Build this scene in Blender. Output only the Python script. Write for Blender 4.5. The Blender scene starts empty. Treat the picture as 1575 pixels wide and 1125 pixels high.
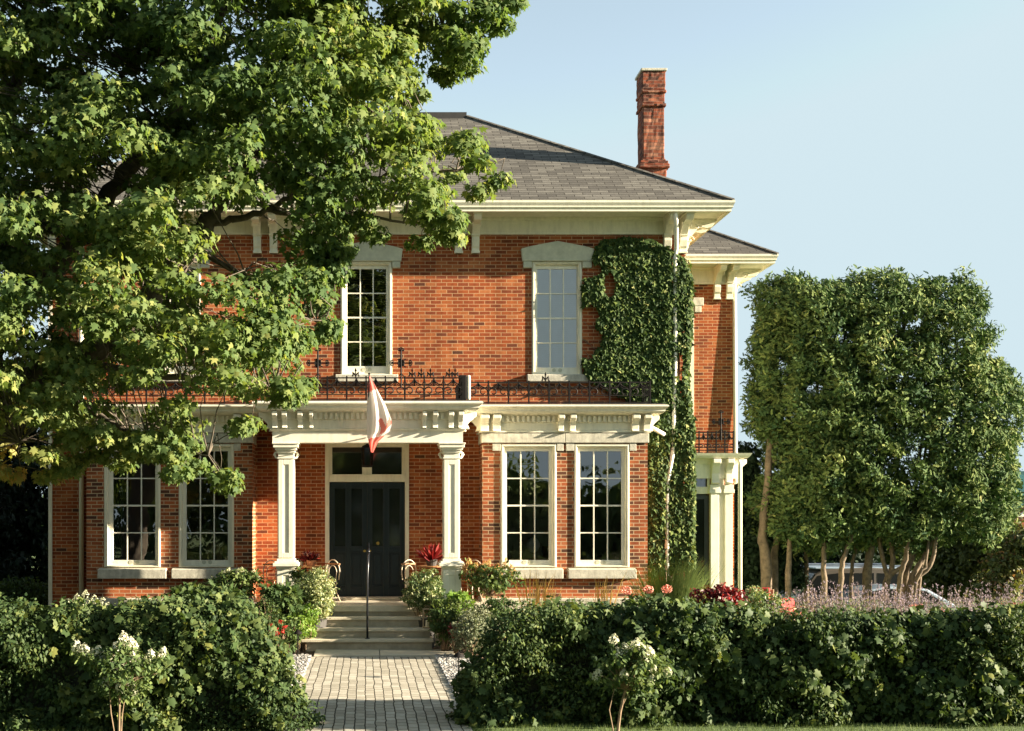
import bpy, math, random
import numpy as np
from mathutils import Vector

# ------------------------------------------------------------------ camera, sky, sun, exposure
F = 1872.0            # focal length in pixels of the 1575 px wide photograph
VX, VY = 562.0, 796.0 # where the camera axis meets the photograph
CH = 2.57             # eye height over the garden path
R = math.radians
scene = bpy.context.scene
C = scene.collection
cam_d = bpy.data.cameras.new("camera")
cam = bpy.data.objects.new("camera", cam_d)
C.objects.link(cam)
cam.location = (0, 0, CH)
cam.rotation_euler = (R(90), 0, 0)
cam_d.sensor_width = 36
cam_d.lens = 36 * F / 1575
cam_d.shift_x = (787.5 - VX) / 1575
cam_d.shift_y = (VY - 562.5) / 1575
cam_d.clip_end = 2000
cam_d.clip_start = 0.1
scene.camera = cam

SKYMAX = 2.36
SUN_A, SUN_E = 80.0, 15.0          # degrees right of the house front's normal, degrees up
sdir = Vector((math.sin(R(SUN_A)) * math.cos(R(SUN_E)), -math.cos(R(SUN_A)) * math.cos(R(SUN_E)), math.sin(R(SUN_E))))
world = bpy.data.worlds.new("World")
scene.world = world
world.use_nodes = True
nt = world.node_tree
bg = nt.nodes["Background"]
sky = nt.nodes.new("ShaderNodeTexSky")
sky.sky_type = 'NISHITA'
sky.sun_disc = False
sky.sun_elevation = R(SUN_E)
sky.sun_rotation = R(180 - SUN_A)
sky.altitude = 100
sky.air_density = 1.0
sky.dust_density = 0.4
sky.ozone_density = 1.0
hs = nt.nodes.new("ShaderNodeHueSaturation")
hs.inputs["Saturation"].default_value = 0.55
nt.links.new(sky.outputs[0], hs.inputs['Color'])
cl = nt.nodes.new("ShaderNodeMix"); cl.data_type = 'RGBA'; cl.blend_type = 'DARKEN'; cl.inputs[0].default_value = 1
cl.inputs[7].default_value = (SKYMAX, SKYMAX * 1.14, SKYMAX * 1.27, 1)
nt.links.new(hs.outputs[0], cl.inputs[6])
ti = nt.nodes.new("ShaderNodeMix"); ti.data_type = 'RGBA'; ti.blend_type = 'MULTIPLY'; ti.inputs[0].default_value = 1
ti.inputs[7].default_value = (0.94, 1.02, 0.99, 1)
nt.links.new(cl.outputs[2], ti.inputs[6])
nt.links.new(ti.outputs[2], bg.inputs[0])
bg.inputs[1].default_value = 0.06
sl = bpy.data.lights.new("sun", 'SUN')
sl.energy = 5.0
sl.angle = R(0.5)
sl.color = (1.0, 0.87, 0.68)
so = bpy.data.objects.new("sun", sl)
C.objects.link(so)
so.rotation_euler = sdir.to_track_quat('Z', 'Y').to_euler()
so.location = (60, -30, 40)
vs = scene.view_settings
vs.view_transform = 'Standard'
vs.look = 'None'
vs.gamma = 1
vs.exposure = 2.3
cy = scene.cycles
cy.max_bounces = 7
cy.diffuse_bounces = 3
cy.glossy_bounces = 3
cy.transmission_bounces = 4
cy.transparent_max_bounces = 10
cy.sample_clamp_indirect = 6
cy.use_denoising = True
try:
    cy.denoiser = 'OPENIMAGEDENOISE'
except Exception:
    pass

random.seed(7)
rng = np.random.default_rng(7)

def X(px, Y): return (px - VX) * Y / F
def Z(py, Y): return CH + (VY - py) * Y / F

# ------------------------------------------------------------------ materials
def new_mat(name):
    m = bpy.data.materials.new(name)
    m.use_nodes = True
    return m, m.node_tree, m.node_tree.nodes["Principled BSDF"]

def noise(nt, scale, detail=4, rough=0.6, vec=None):
    n = nt.nodes.new("ShaderNodeTexNoise")
    n.inputs['Scale'].default_value = scale
    n.inputs['Detail'].default_value = detail
    n.inputs['Roughness'].default_value = rough
    if vec is None:
        tc = nt.nodes.new("ShaderNodeTexCoord")
        vec = tc.outputs['Object']
    nt.links.new(vec, n.inputs['Vector'])
    return n

def ramp(nt, fac, stops, mode='LINEAR'):
    r = nt.nodes.new("ShaderNodeValToRGB")
    e = r.color_ramp.elements
    while len(e) < len(stops): e.new(0.5)
    for i, (p, c) in enumerate(stops):
        e[i].position = p
        e[i].color = (c[0], c[1], c[2], 1)
    r.color_ramp.interpolation = mode
    nt.links.new(fac, r.inputs[0])
    return r

def mixc(nt, fac, a, b, mode='MIX'):
    m = nt.nodes.new("ShaderNodeMix")
    m.data_type = 'RGBA'
    m.blend_type = mode
    for s, v in ((m.inputs[0], fac), (m.inputs[6], a), (m.inputs[7], b)):
        if hasattr(v, 'links'): nt.links.new(v, s)
        elif isinstance(v, (int, float)): s.default_value = v
        else: s.default_value = (v[0], v[1], v[2], 1)
    return m.outputs[2]

def bump(nt, h, strength, dist, bsdf, prev=None):
    b = nt.nodes.new("ShaderNodeBump")
    b.inputs['Strength'].default_value = strength
    b.inputs['Distance'].default_value = dist
    nt.links.new(h, b.inputs['Height'])
    if prev is not None: nt.links.new(prev, b.inputs['Normal'])
    nt.links.new(b.outputs[0], bsdf.inputs['Normal'])
    return b.outputs[0]

def streaks(nt, amt, sc=(2.6, 2.6, 0.22)):
    tc = nt.nodes.new("ShaderNodeTexCoord"); mp = nt.nodes.new("ShaderNodeMapping")
    mp.inputs['Scale'].default_value = sc
    nt.links.new(tc.outputs['Object'], mp.inputs['Vector'])
    n = noise(nt, 1.6, 6, 0.7, mp.outputs['Vector'])
    return ramp(nt, n.outputs[0], [(0.32, (1 - amt, 1 - amt * 1.05, 1 - amt * 1.1)), (0.55, (1.0, 1.0, 1.0)), (0.8, (1.04, 1.03, 1.02))]).outputs[0]

def plain(name, col, rough=0.6, var=0.12, scale=3.0, metal=0.0, bmp=0.0, spec=None, fine=60, streak=0):
    m, nt, b = new_mat(name)
    n = noise(nt, scale, 6, 0.65)
    d = tuple(c * (1 - var) for c in col); l = tuple(min(1, c * (1 + var)) for c in col)
    r = ramp(nt, n.outputs[0], [(0.3, d), (0.7, l)])
    col_ = mixc(nt, 1.0, r.outputs[0], streaks(nt, streak, (7, 7, 1.2)), 'MULTIPLY') if streak else r.outputs[0]
    nt.links.new(col_, b.inputs['Base Color'])
    b.inputs['Roughness'].default_value = rough
    b.inputs['Metallic'].default_value = metal
    if spec is not None: b.inputs['Specular IOR Level'].default_value = spec
    if bmp:
        n2 = noise(nt, fine, 3)
        bump(nt, n2.outputs[0], bmp, 0.01, b)
    return m

def brick_mat(name, w, h, mortar, stops, mortar_col, bmp=0.5, wob=(0.02, 0.012), rough=0.9, offset=0.5, blotch=0.38, streak=0, msmooth=0.1, fine=90, big=0.55):
    m, nt, b = new_mat(name)
    uv = nt.nodes.new("ShaderNodeUVMap")
    wobn = noise(nt, 2.2, 2, 0.5)
    br = nt.nodes.new("ShaderNodeTexBrick")
    # slight unevenness of the courses
    vm = nt.nodes.new("ShaderNodeVectorMath"); vm.operation = 'MULTIPLY_ADD'
    sub = nt.nodes.new("ShaderNodeVectorMath"); sub.operation = 'SUBTRACT'
    nt.links.new(wobn.outputs['Color'], sub.inputs[0]); sub.inputs[1].default_value = (0.5, 0.5, 0.5)
    nt.links.new(sub.outputs[0], vm.inputs[0]); vm.inputs[1].default_value = (wob[0], wob[1], 0); nt.links.new(uv.outputs[0], vm.inputs[2])
    nt.links.new(vm.outputs[0], br.inputs['Vector'])
    br.offset = offset
    br.inputs['Scale'].default_value = 1
    br.inputs['Brick Width'].default_value = w
    br.inputs['Row Height'].default_value = h
    br.inputs['Mortar Size'].default_value = mortar
    br.inputs['Mortar Smooth'].default_value = msmooth
    br.inputs['Bias'].default_value = 0
    br.inputs['Color1'].default_value = (0, 0, 0, 1)
    br.inputs['Color2'].default_value = (1, 1, 1, 1)
    br.inputs['Mortar'].default_value = (0.5, 0.5, 0.5, 1)
    r = ramp(nt, br.outputs['Color'], stops)
    n1 = noise(nt, big, 5, 0.6); n2 = noise(nt, 14, 4, 0.7)
    r1 = ramp(nt, n1.outputs[0], [(0.3, (1 - blotch,) * 3), (0.7, (1 + blotch * 0.5,) * 3)])
    r2 = ramp(nt, n2.outputs[0], [(0.25, (0.78,) * 3), (0.75, (1.12,) * 3)])
    c = mixc(nt, 1.0, r.outputs[0], r1.outputs[0], 'MULTIPLY')
    c = mixc(nt, 1.0, c, r2.outputs[0], 'MULTIPLY')
    if streak:
        c = mixc(nt, 1.0, c, streaks(nt, streak), 'MULTIPLY')
    mc = mixc(nt, 1.0, mortar_col, r1.outputs[0], 'MULTIPLY')
    c = mixc(nt, br.outputs['Fac'], c, mc)
    nt.links.new(c, b.inputs['Base Color'])
    b.inputs['Roughness'].default_value = rough
    b.inputs['Specular IOR Level'].default_value = 0.2
    inv = nt.nodes.new("ShaderNodeMath"); inv.operation = 'SUBTRACT'; inv.inputs[0].default_value = 1
    nt.links.new(br.outputs['Fac'], inv.inputs[1])
    p = bump(nt, inv.outputs[0], bmp, 0.012, b)
    n3 = noise(nt, fine, 3)
    bump(nt, n3.outputs[0], 0.25, 0.008, b, p)
    return m

def leaf_mat(name, stops, rough=0.5, trans=0.35, spec=0.35, warm=(1.25, 1.25, 0.6)):
    m, nt, b = new_mat(name)
    at = nt.nodes.new("ShaderNodeAttribute"); at.attribute_name = 'tint'
    r = ramp(nt, at.outputs['Fac'], stops)
    nt.links.new(r.outputs[0], b.inputs['Base Color'])
    b.inputs['Roughness'].default_value = rough
    b.inputs['Specular IOR Level'].default_value = spec
    if trans > 0:
        t = nt.nodes.new("ShaderNodeBsdfTranslucent")
        c = mixc(nt, 1.0, r.outputs[0], warm, 'MULTIPLY')
        nt.links.new(c, t.inputs['Color'])
        mx = nt.nodes.new("ShaderNodeMixShader"); mx.inputs[0].default_value = trans
        nt.links.new(b.outputs[0], mx.inputs[1]); nt.links.new(t.outputs[0], mx.inputs[2])
        nt.links.new(mx.outputs[0], nt.nodes['Material Output'].inputs['Surface'])
    return m

M = {}
M['brick'] = brick_mat('brick', 0.232, 0.0766, 0.0075,
    [(0.0, (0.10, 0.04, 0.024)), (0.025, (0.17, 0.052, 0.026)), (0.07, (0.24, 0.060, 0.024)), (0.25, (0.30, 0.070, 0.025)), (0.55, (0.38, 0.088, 0.026)), (0.8, (0.43, 0.118, 0.036)), (1.0, (0.49, 0.165, 0.058))],
    (0.52, 0.31, 0.16), streak=0.34)
M['old_brick'] = brick_mat('old_brick', 0.22, 0.0766, 0.008,
    [(0.0, (0.08, 0.035, 0.026)), (0.3, (0.20, 0.055, 0.03)), (0.7, (0.30, 0.085, 0.04)), (1.0, (0.38, 0.18, 0.11))],
    (0.24, 0.13, 0.09), bmp=1.0, blotch=0.5, big=4)
M['bay_brick'] = brick_mat('bay_brick', 0.232, 0.0766, 0.008,
    [(0.0, (0.09, 0.042, 0.026)), (0.18, (0.15, 0.058, 0.030)), (0.32, (0.30, 0.080, 0.030)), (0.7, (0.42, 0.115, 0.040)), (1.0, (0.50, 0.17, 0.065))],
    (0.52, 0.37, 0.22), streak=0.3)
M['shingle'] = brick_mat('shingle', 0.38, 0.13, 0.009,
    [(0.0, (0.080, 0.074, 0.064)), (0.5, (0.110, 0.102, 0.088)), (1.0, (0.155, 0.145, 0.124))],
    (0.025, 0.022, 0.018), bmp=0.9, blotch=0.15, msmooth=0.3)
M['green_shingle'] = brick_mat('green_shingle', 0.33, 0.14, 0.008,
    [(0.0, (0.012, 0.06, 0.06)), (1.0, (0.025, 0.11, 0.11))], (0.01, 0.03, 0.03))
M['paver'] = brick_mat('paver', 0.24, 0.130, 0.009,
    [(0.0, (0.36, 0.33, 0.26)), (0.5, (0.44, 0.40, 0.32)), (1.0, (0.53, 0.49, 0.40))],
    (0.05, 0.043, 0.03), bmp=0.8, wob=(.02, .055), offset=0.45, blotch=0.18, msmooth=0.25)
M['cream'] = plain('cream_paint', (0.77, 0.72, 0.55), 0.55, 0.08, 2.5, bmp=0.12, streak=0.14)
M['white'] = plain('white_paint', (0.80, 0.76, 0.62), 0.5, 0.08, 4, bmp=0.1, streak=0.12)
M['stone'] = plain('limestone', (0.52, 0.49, 0.39), 0.9, 0.25, 9, bmp=0.4, fine=45, streak=.25)
M['lintel'] = plain('lintel_stone', (0.50, 0.49, 0.37), 0.9, 0.15, 7, bmp=0.3, fine=45)
M['step'] = plain('step_stone', (0.40, 0.345, 0.25), 0.9, 0.22, 5, bmp=0.4, fine=40)
M['nosing'] = plain('nosing_stone', (0.52, 0.46, 0.34), 0.85, 0.14, 6, bmp=0.3, fine=40)
M['iron'] = plain('black_iron', (0.008, 0.006, 0.005), 0.7, 0.4, 20, spec=.2)
M['rail_iron'] = plain('rail_iron', (0.012, 0.013, 0.016), 0.3, 0.2, 20)
M['door'] = plain('dark_door_paint', (0.006, 0.014, 0.018), 0.36, 0.2, 6, spec=.4)
M['side_door'] = plain('grey_door_paint', (0.035, 0.04, 0.042), 0.45, 0.15, 6)
M['dark'] = plain('dark_room', (0.05, 0.04, 0.03), 0.9, 0.3, 2)
M['room'] = plain('room_plaster', (0.30, 0.24, 0.16), 0.9, 0.2, 1)
M['blind'] = plain('white_blind', (0.86, 0.87, 0.90), 0.7, 0.04, 4)
M['roofmetal'] = plain('dark_roof_metal', (0.03, 0.026, 0.022), 0.6, 0.3, 4)
M['gold'] = plain('brass', (0.6, 0.38, 0.10), 0.3, 0.1, 8, metal=1)
M['bark'] = plain('maple_bark', (0.105, 0.085, 0.062), 0.95, 0.45, 9, bmp=1.0, fine=30)
M['cedar_bark'] = plain('cedar_bark', (0.15, 0.11, 0.072), 0.95, 0.5, 8, bmp=1.0, fine=35)
M['stem'] = plain('garden_stem', (0.22, 0.15, 0.09), 0.9, 0.3, 20)
M['soil'] = plain('mulch', (0.07, 0.045, 0.03), 1.0, 0.5, 12, bmp=1.0, fine=70)
M['cushion'] = plain('red_cushion', (0.42, 0.022, 0.018), 0.8, 0.1, 8)
M['wood'] = plain('warm_wood', (0.36, 0.17, 0.06), 0.6, 0.3, 12)
M['paletimber'] = plain('pale_timber', (0.45, 0.33, 0.20), 0.7, 0.25, 12)
M['tyre'] = plain('tyre_rubber', (0.015, 0.015, 0.015), 0.8, 0.2, 10)
M['steel'] = plain('steel', (0.45, 0.45, 0.46), 0.3, 0.1, 10, metal=1)
M['terracotta'] = plain('terracotta', (0.35, 0.13, 0.06), 0.8, 0.2, 10)
M['candle'] = plain('candle_wax', (0.75, 0.68, 0.5), 0.6, 0.05, 10)
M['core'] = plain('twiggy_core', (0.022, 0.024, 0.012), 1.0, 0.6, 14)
M['pot'] = plain('dark_planter', (0.05, 0.045, 0.04), 0.7, 0.2, 8)
def paint(name, col, rough=0.25):
    m = plain(name, col, rough, 0.05, 2)
    m.node_tree.nodes["Principled BSDF"].inputs['Coat Weight'].default_value = 0.5
    return m
M['vanpaint'] = paint('van_paint', (0.07, 0.055, 0.042), 0.45)
M['bluecar'] = paint('pale_blue_car_paint', (0.28, 0.36, 0.44), 0.4)
M['carglass'] = plain('tinted_car_glass', (0.006, 0.007, 0.007), 0.3, 0.3, 5, spec=0.2)

def ground_material():
    m, nt, b = new_mat('ground_mat')
    n = noise(nt, 0.35, 5); n2 = noise(nt, 25, 4)
    r = ramp(nt, n.outputs[0], [(0.35, (0.055, 0.10, 0.022)), (0.65, (0.10, 0.15, 0.035))])
    r2 = ramp(nt, n2.outputs[0], [(0.3, (0.7,) * 3), (0.7, (1.2,) * 3)])
    c = mixc(nt, 1.0, r.outputs[0], r2.outputs[0], 'MULTIPLY')
    nt.links.new(c, b.inputs['Base Color'])
    b.inputs['Roughness'].default_value = 1
    bump(nt, n2.outputs[0], 1.0, 0.03, b)
    return m
M['ground'] = ground_material()

def glass_material(name, tint=(0.95, 0.97, 0.95), rough=0.0, refl=1.0):
    m, nt, b = new_mat(name)
    nt.nodes.remove(b)
    tr = nt.nodes.new("ShaderNodeBsdfTransparent"); tr.inputs[0].default_value = (*tint, 1)
    gl = nt.nodes.new("ShaderNodeBsdfGlossy"); gl.inputs['Roughness'].default_value = rough
    gl.inputs['Color'].default_value = (refl, refl, refl, 1)
    fr = nt.nodes.new("ShaderNodeFresnel"); fr.inputs['IOR'].default_value = 2.4
    n = noise(nt, 1.6, 2, 0.5)
    bp = nt.nodes.new("ShaderNodeBump"); bp.inputs['Strength'].default_value = 0.15; bp.inputs['Distance'].default_value = 0.05
    nt.links.new(n.outputs[0], bp.inputs['Height'])
    nt.links.new(bp.outputs[0], gl.inputs['Normal'])
    mx = nt.nodes.new("ShaderNodeMixShader")
    nt.links.new(fr.outputs[0], mx.inputs[0]); nt.links.new(tr.outputs[0], mx.inputs[1]); nt.links.new(gl.outputs[0], mx.inputs[2])
    nt.links.new(mx.outputs[0], nt.nodes['Material Output'].inputs['Surface'])
    return m
M['glass'] = glass_material('window_glass')
M['darkglass'] = plain('dark_glass', (0.012, 0.014, 0.012), 0.06, 0.3, 5, spec=0.8)

# ------------------------------------------------------------------ mesh helpers
def origin_of(o):
    v = np.zeros(3)
    while o is not None:
        v += np.array(o.location); o = o.parent
    return v

def link(name, me, parent=None):
    o = bpy.data.objects.new(name, me)
    C.objects.link(o)
    o.parent = parent
    return o

def tag(o, label=None, cat=None, group=None, kind=None):
    if label: o['label'] = label
    if cat: o['category'] = cat
    if group: o['group'] = group
    if kind: o['kind'] = kind
    return o

def thing(name, label, cat, loc=(0, 0, 0), group=None):
    o = bpy.data.objects.new(name, None)
    C.objects.link(o)
    o.location = loc
    o.empty_display_size = 0.2
    return tag(o, label, cat, group)

class MB:
    def __init__(s): s.v = []; s.f = []; s.mi = []; s.cur = 0
    def add(s, vs, fs):
        n = len(s.v); s.v += [tuple(p) for p in vs]
        s.f += [tuple(i + n for i in f) for f in fs]
        s.mi += [s.cur] * len(fs); return s
    def box(s, x0, x1, y0, y1, z0, z1):
        if x0 > x1: x0, x1 = x1, x0
        if y0 > y1: y0, y1 = y1, y0
        if z0 > z1: z0, z1 = z1, z0
        return s.add([(x0, y0, z0), (x1, y0, z0), (x1, y1, z0), (x0, y1, z0), (x0, y0, z1), (x1, y0, z1), (x1, y1, z1), (x0, y1, z1)],
                     [(0, 3, 2, 1), (4, 5, 6, 7), (0, 1, 5, 4), (1, 2, 6, 5), (2, 3, 7, 6), (3, 0, 4, 7)])
    def prism(s, poly, axis, a, b):
        # poly in the other two axes: axis x -> (y,z); y -> (x,z); z -> (x,y)
        def p(q, t): return (t, q[0], q[1]) if axis == 'x' else ((q[0], t, q[1]) if axis == 'y' else (q[0], q[1], t))
        n = len(poly)
        vs = [p(q, a) for q in poly] + [p(q, b) for q in poly]
        fs = [tuple(range(n)), tuple(range(2 * n - 1, n - 1, -1))] + [(i, i + n, (i + 1) % n + n, (i + 1) % n) for i in range(n)]
        area = sum(poly[i][0] * poly[(i + 1) % n][1] - poly[(i + 1) % n][0] * poly[i][1] for i in range(n))
        flip = (area > 0) != (axis == 'y')
        if (b < a): flip = not flip
        if flip: fs = [f[::-1] for f in fs]
        return s.add(vs, fs)
    def ring(s, x0, x1, z0, z1, wl, wr, wb, wt, y0, y1):
        s.box(x0, x0 + wl, y0, y1, z0, z1); s.box(x1 - wr, x1, y0, y1, z0, z1)
        s.box(x0 + wl, x1 - wr, y0, y1, z0, z0 + wb); s.box(x0 + wl, x1 - wr, y0, y1, z1 - wt, z1); return s
    def tube(s, pts, r, seg=6, cap=True):
        pts = [Vector(p) for p in pts]
        n = len(pts)
        rs = r if isinstance(r, (list, tuple)) else [r] * n
        base = len(s.v); up = Vector((0.31, 0.2, 0.93)); vs = []
        d0 = (pts[1] - pts[0]).normalized()
        u = d0.cross(up)
        if u.length < 0.1: u = d0.cross(Vector((1, 0, 0)))
        u.normalize()
        for i, p in enumerate(pts):
            d = (pts[min(i + 1, n - 1)] - pts[max(i - 1, 0)])
            if d.length < 1e-9: d = d0
            d.normalize()
            u = (u - d * u.dot(d))
            u.normalize(); w = d.cross(u)
            for k in range(seg):
                a = 2 * math.pi * k / seg
                vs.append(p + (u * math.cos(a) + w * math.sin(a)) * rs[i])
        fs = []
        for i in range(n - 1):
            for k in range(seg):
                a = i * seg + k; b = i * seg + (k + 1) % seg
                fs.append((a, b, b + seg, a + seg))
        if cap: fs += [tuple(range(seg))[::-1], tuple(range((n - 1) * seg, n * seg))]
        return s.add(vs, fs)
    def lathe(s, prof, c=(0, 0, 0), seg=16):
        vs = []; fs = []; n = len(prof)
        for (r, z) in prof:
            for k in range(seg):
                a = 2 * math.pi * k / seg
                vs.append((c[0] + r * math.cos(a), c[1] + r * math.sin(a), c[2] + z))
        for i in range(n - 1):
            for k in range(seg):
                a = i * seg + k; b = i * seg + (k + 1) % seg
                fs.append((a, b, b + seg, a + seg))
        fs += [tuple(range(seg))[::-1], tuple(range((n - 1) * seg, n * seg))]
        return s.add(vs, fs)
    def sweep(s, prof, x0, x1, yf, yb, closed=False):
        # moulding profile [(outward, z)] carried round a rectangle's left, front and right side (and back if closed)
        n = len(prof); vs = []
        for (o, z) in prof:
            if closed: vs += [(x0 - o, yb + o, z), (x0 - o, yf - o, z), (x1 + o, yf - o, z), (x1 + o, yb + o, z)]
            else: vs += [(x0 - o, yb, z), (x0 - o, yf - o, z), (x1 + o, yf - o, z), (x1 + o, yb, z)]
        fs = []; segs = 4 if closed else 3
        for i in range(n):
            j = (i + 1) % n
            for k in range(segs):
                l = (k + 1) % 4
                fs.append((i * 4 + k, i * 4 + l, j * 4 + l, j * 4 + k))
        if not closed: fs += [tuple(i * 4 for i in range(n)), tuple(i * 4 + 3 for i in range(n))[::-1]]
        return s.add(vs, fs)
    def build(s, name, mat, parent=None, bevel=0, smooth=False, **tags):
        off = origin_of(parent)
        me = bpy.data.meshes.new(name)
        v = np.array(s.v) - off
        me.from_pydata(v.tolist(), [], s.f)
        for m in (mat if isinstance(mat, list) else [mat]): me.materials.append(m)
        if isinstance(mat, list):
            me.polygons.foreach_set('material_index', s.mi)
        me.update()
        uv = me.uv_layers.new(name='UVMap')
        co = np.zeros(len(me.vertices) * 3); me.vertices.foreach_get('co', co); co = co.reshape(-1, 3) + off
        lv = np.zeros(len(me.loops), dtype=int); me.loops.foreach_get('vertex_index', lv)
        ls = np.zeros(len(me.polygons), dtype=int); me.polygons.foreach_get('loop_total', ls)
        nr = np.zeros(len(me.polygons) * 3); me.polygons.foreach_get('normal', nr); nr = nr.reshape(-1, 3)
        nl = np.repeat(nr, ls, axis=0)
        t = np.cross(np.array([0, 0, 1.0]), nl)
        L = np.linalg.norm(t, axis=1)
        flat = L < 0.05
        t[flat] = (1, 0, 0); L[flat] = 1
        t /= L[:, None]
        b = np.cross(nl, t); b[flat] = (0, 1, 0)
        p = co[lv]
        uv.data.foreach_set('uv', np.stack([(p * t).sum(1), (p * b).sum(1)], 1).astype(np.float32).ravel())
        if smooth: me.polygons.foreach_set('use_smooth', [True] * len(me.polygons))
        o = link(name, me, parent)
        if bevel:
            md = o.modifiers.new('bevel', 'BEVEL'); md.width = bevel; md.segments = 2; md.limit_method = 'ANGLE'; md.angle_limit = R(40)
            md.harden_normals = False
        tag(o, **tags)
        return o

def norm(a):
    return a / np.maximum(np.linalg.norm(a, axis=1, keepdims=True), 1e-9)

def leaves(name, Cc, N, T, S, tint, tmpl, mat, parent=None, squash=None, **tags):
    V, polys = tmpl
    V = np.array(V, dtype=float)
    n = len(Cc); k = len(V)
    N = norm(N); T = norm(T - N * (T * N).sum(1, keepdims=True)); U = np.cross(T, N)
    S = np.asarray(S).reshape(-1, 1, 1)
    P = Cc[:, None, :] + S * (V[None, :, 0:1] * U[:, None, :] + V[None, :, 1:2] * T[:, None, :] + V[None, :, 2:3] * N[:, None, :])
    P = P.reshape(-1, 3) - origin_of(parent)
    me = bpy.data.meshes.new(name)
    me.vertices.add(n * k); me.vertices.foreach_set('co', P.astype(np.float32).ravel())
    li = np.concatenate([np.array(p) for p in polys]); lt = np.array([len(p) for p in polys])
    loops = (li[None, :] + (np.arange(n) * k)[:, None]).ravel()
    tot = np.tile(lt, n); start = np.concatenate([[0], np.cumsum(tot)[:-1]])
    me.loops.add(len(loops)); me.loops.foreach_set('vertex_index', loops.astype(np.int32))
    me.polygons.add(len(tot)); me.polygons.foreach_set('loop_start', start.astype(np.int32))
    try: me.polygons.foreach_set('loop_total', tot.astype(np.int32))
    except Exception: pass
    me.update(calc_edges=True)
    at = me.attributes.new('tint', 'FLOAT', 'POINT')
    at.data.foreach_set('value', np.repeat(np.clip(tint, 0, 1), k).astype(np.float32))
    me.materials.append(mat)
    return tag(link(name, me, parent), **tags)

def mirror(half, fold=0.18, bend=0.0):
    # half outline from base to tip on +x; returns a leaf of two half blades folded along the midrib
    V = []; r = []; l = []
    for (x, y) in half:
        z = -fold * abs(x) - bend * y * y
        if abs(x) < 1e-6:
            V.append((0, y, z)); r.append(len(V) - 1); l.append(len(V) - 1)
        else:
            V.append((x, y, z)); r.append(len(V) - 1); V.append((-x, y, z)); l.append(len(V) - 1)
    return V, [tuple(r), tuple(l[::-1])]
MAPLE = mirror([(0, 0), (0.20, -0.07), (0.42, 0.10), (0.25, 0.25), (0.56, 0.55), (0.19, 0.55), (0, 1.0)], 0.22, 0.25)
OVAL = mirror([(0, 0), (0.22, 0.25), (0.24, 0.55), (0, 1.0)], 0.25, 0.2)
HEART = mirror([(0, 0.0), (0.26, -0.10), (0.46, 0.20), (0.36, 0.58), (0, 1.0)], 0.28, 0.2)
IVY = mirror([(0, 0), (0.30, -0.08), (0.52, 0.28), (0.26, 0.45), (0, 1.0)], 0.2, 0.25)
LANCE = mirror([(0, 0), (0.10, 0.3), (0.07, 0.75), (0, 1.0)], 0.3, 0.25)
FROND = mirror([(0, 0), (0.10, 0.12), (0.34, 0.42), (0.15, 0.40), (0.27, 0.72), (0.09, 0.66), (0, 1.0)], 0.15, 0.3)
PETAL = ([(-0.5, 0, 0), (0, -0.4, 0.08), (0.5, 0, 0), (0, 0.5, 0.08)], [(0, 1, 2, 3)])
BLADE = ([(-0.5, 0, 0), (0.5, 0, 0), (0.35, 12, 0.6), (0, 24, 3.0), (-0.35, 12, 0.6)], [(0, 1, 2, 4), (4, 2, 3)])

def rnd(n): return norm(rng.normal(size=(n, 3)))

def clump_leaves(cc, rad, per, size, flat=0.6, up=0.5, out=0.7, jit=0.5, tint0=None, tspread=0.15, facing=None, droop=0.6, szvar=0.3):
    """leaves round every clump centre: positions, normals, tip directions, sizes, tints"""
    n = len(cc); rad = np.broadcast_to(np.asarray(rad, float), (n,))
    per = np.maximum(1, np.broadcast_to(np.asarray(per), (n,)).astype(int))
    idx = np.repeat(np.arange(n), per); m = len(idx)
    d = rnd(m); d[:, 2] *= flat
    r = rng.random(m) ** 0.45
    p = cc[idx] + d * (r * rad[idx])[:, None]
    N = d * out + np.array([0, 0, up]) + rng.normal(size=(m, 3)) * jit
    if facing is not None: N = N + np.asarray(facing)
    T = d * 0.6 + np.array([0, 0, -droop]) + rng.normal(size=(m, 3)) * 0.5
    S = size * (1 - szvar + 2 * szvar * rng.random(m))
    t0 = rng.random(n) if tint0 is None else np.asarray(tint0)
    t = t0[idx] + rng.normal(size=m) * tspread
    return p, N, T, S, t, idx

def inside(poly, P):
    x, y = P[:, 0], P[:, 1]; c = np.zeros(len(P), bool); n = len(poly)
    for i in range(n):
        x0, y0 = poly[i]; x1, y1 = poly[(i + 1) % n]
        k = ((y0 > y) != (y1 > y)) & (x < (x1 - x0) * (y - y0) / (y1 - y0 + 1e-12) + x0)
        c ^= k
    return c

def edge_dist(poly, P):
    d = np.full(len(P), 1e9); n = len(poly)
    for i in range(n):
        a = np.array(poly[i], float); b = np.array(poly[(i + 1) % n], float)
        ab = b - a; t = np.clip(((P - a) @ ab) / (ab @ ab), 0, 1)
        d = np.minimum(d, np.linalg.norm(P - (a + t[:, None] * ab), axis=1))
    return d

def body_points(poly, n, ymid, thick, rate=1.1, front=0.5):
    """points through a crown body whose outline (metres, in the x-z plane at depth ymid) is poly"""
    lo = np.min(poly, 0); hi = np.max(poly, 0); out = []; got = 0
    while got < n:
        P = lo + rng.random((n * 2, 2)) * (hi - lo)
        P = P[inside(poly, P)]; out.append(P); got += len(P)
    P = np.concatenate(out)[:n]
    d = edge_dist(poly, P)
    h = thick * np.sqrt(np.clip(1 - (1 - np.minimum(1, d * rate / thick)) ** 2, 0, 1))
    s = rng.random(n) ** 0.6 * np.where(rng.random(n) < front, -1, 1)
    return np.stack([P[:, 0], ymid + s * h, P[:, 1]], 1), d
def world_poly(pts, Y): return [(X(a, Y), Z(b, Y)) for a, b in pts]

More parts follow.
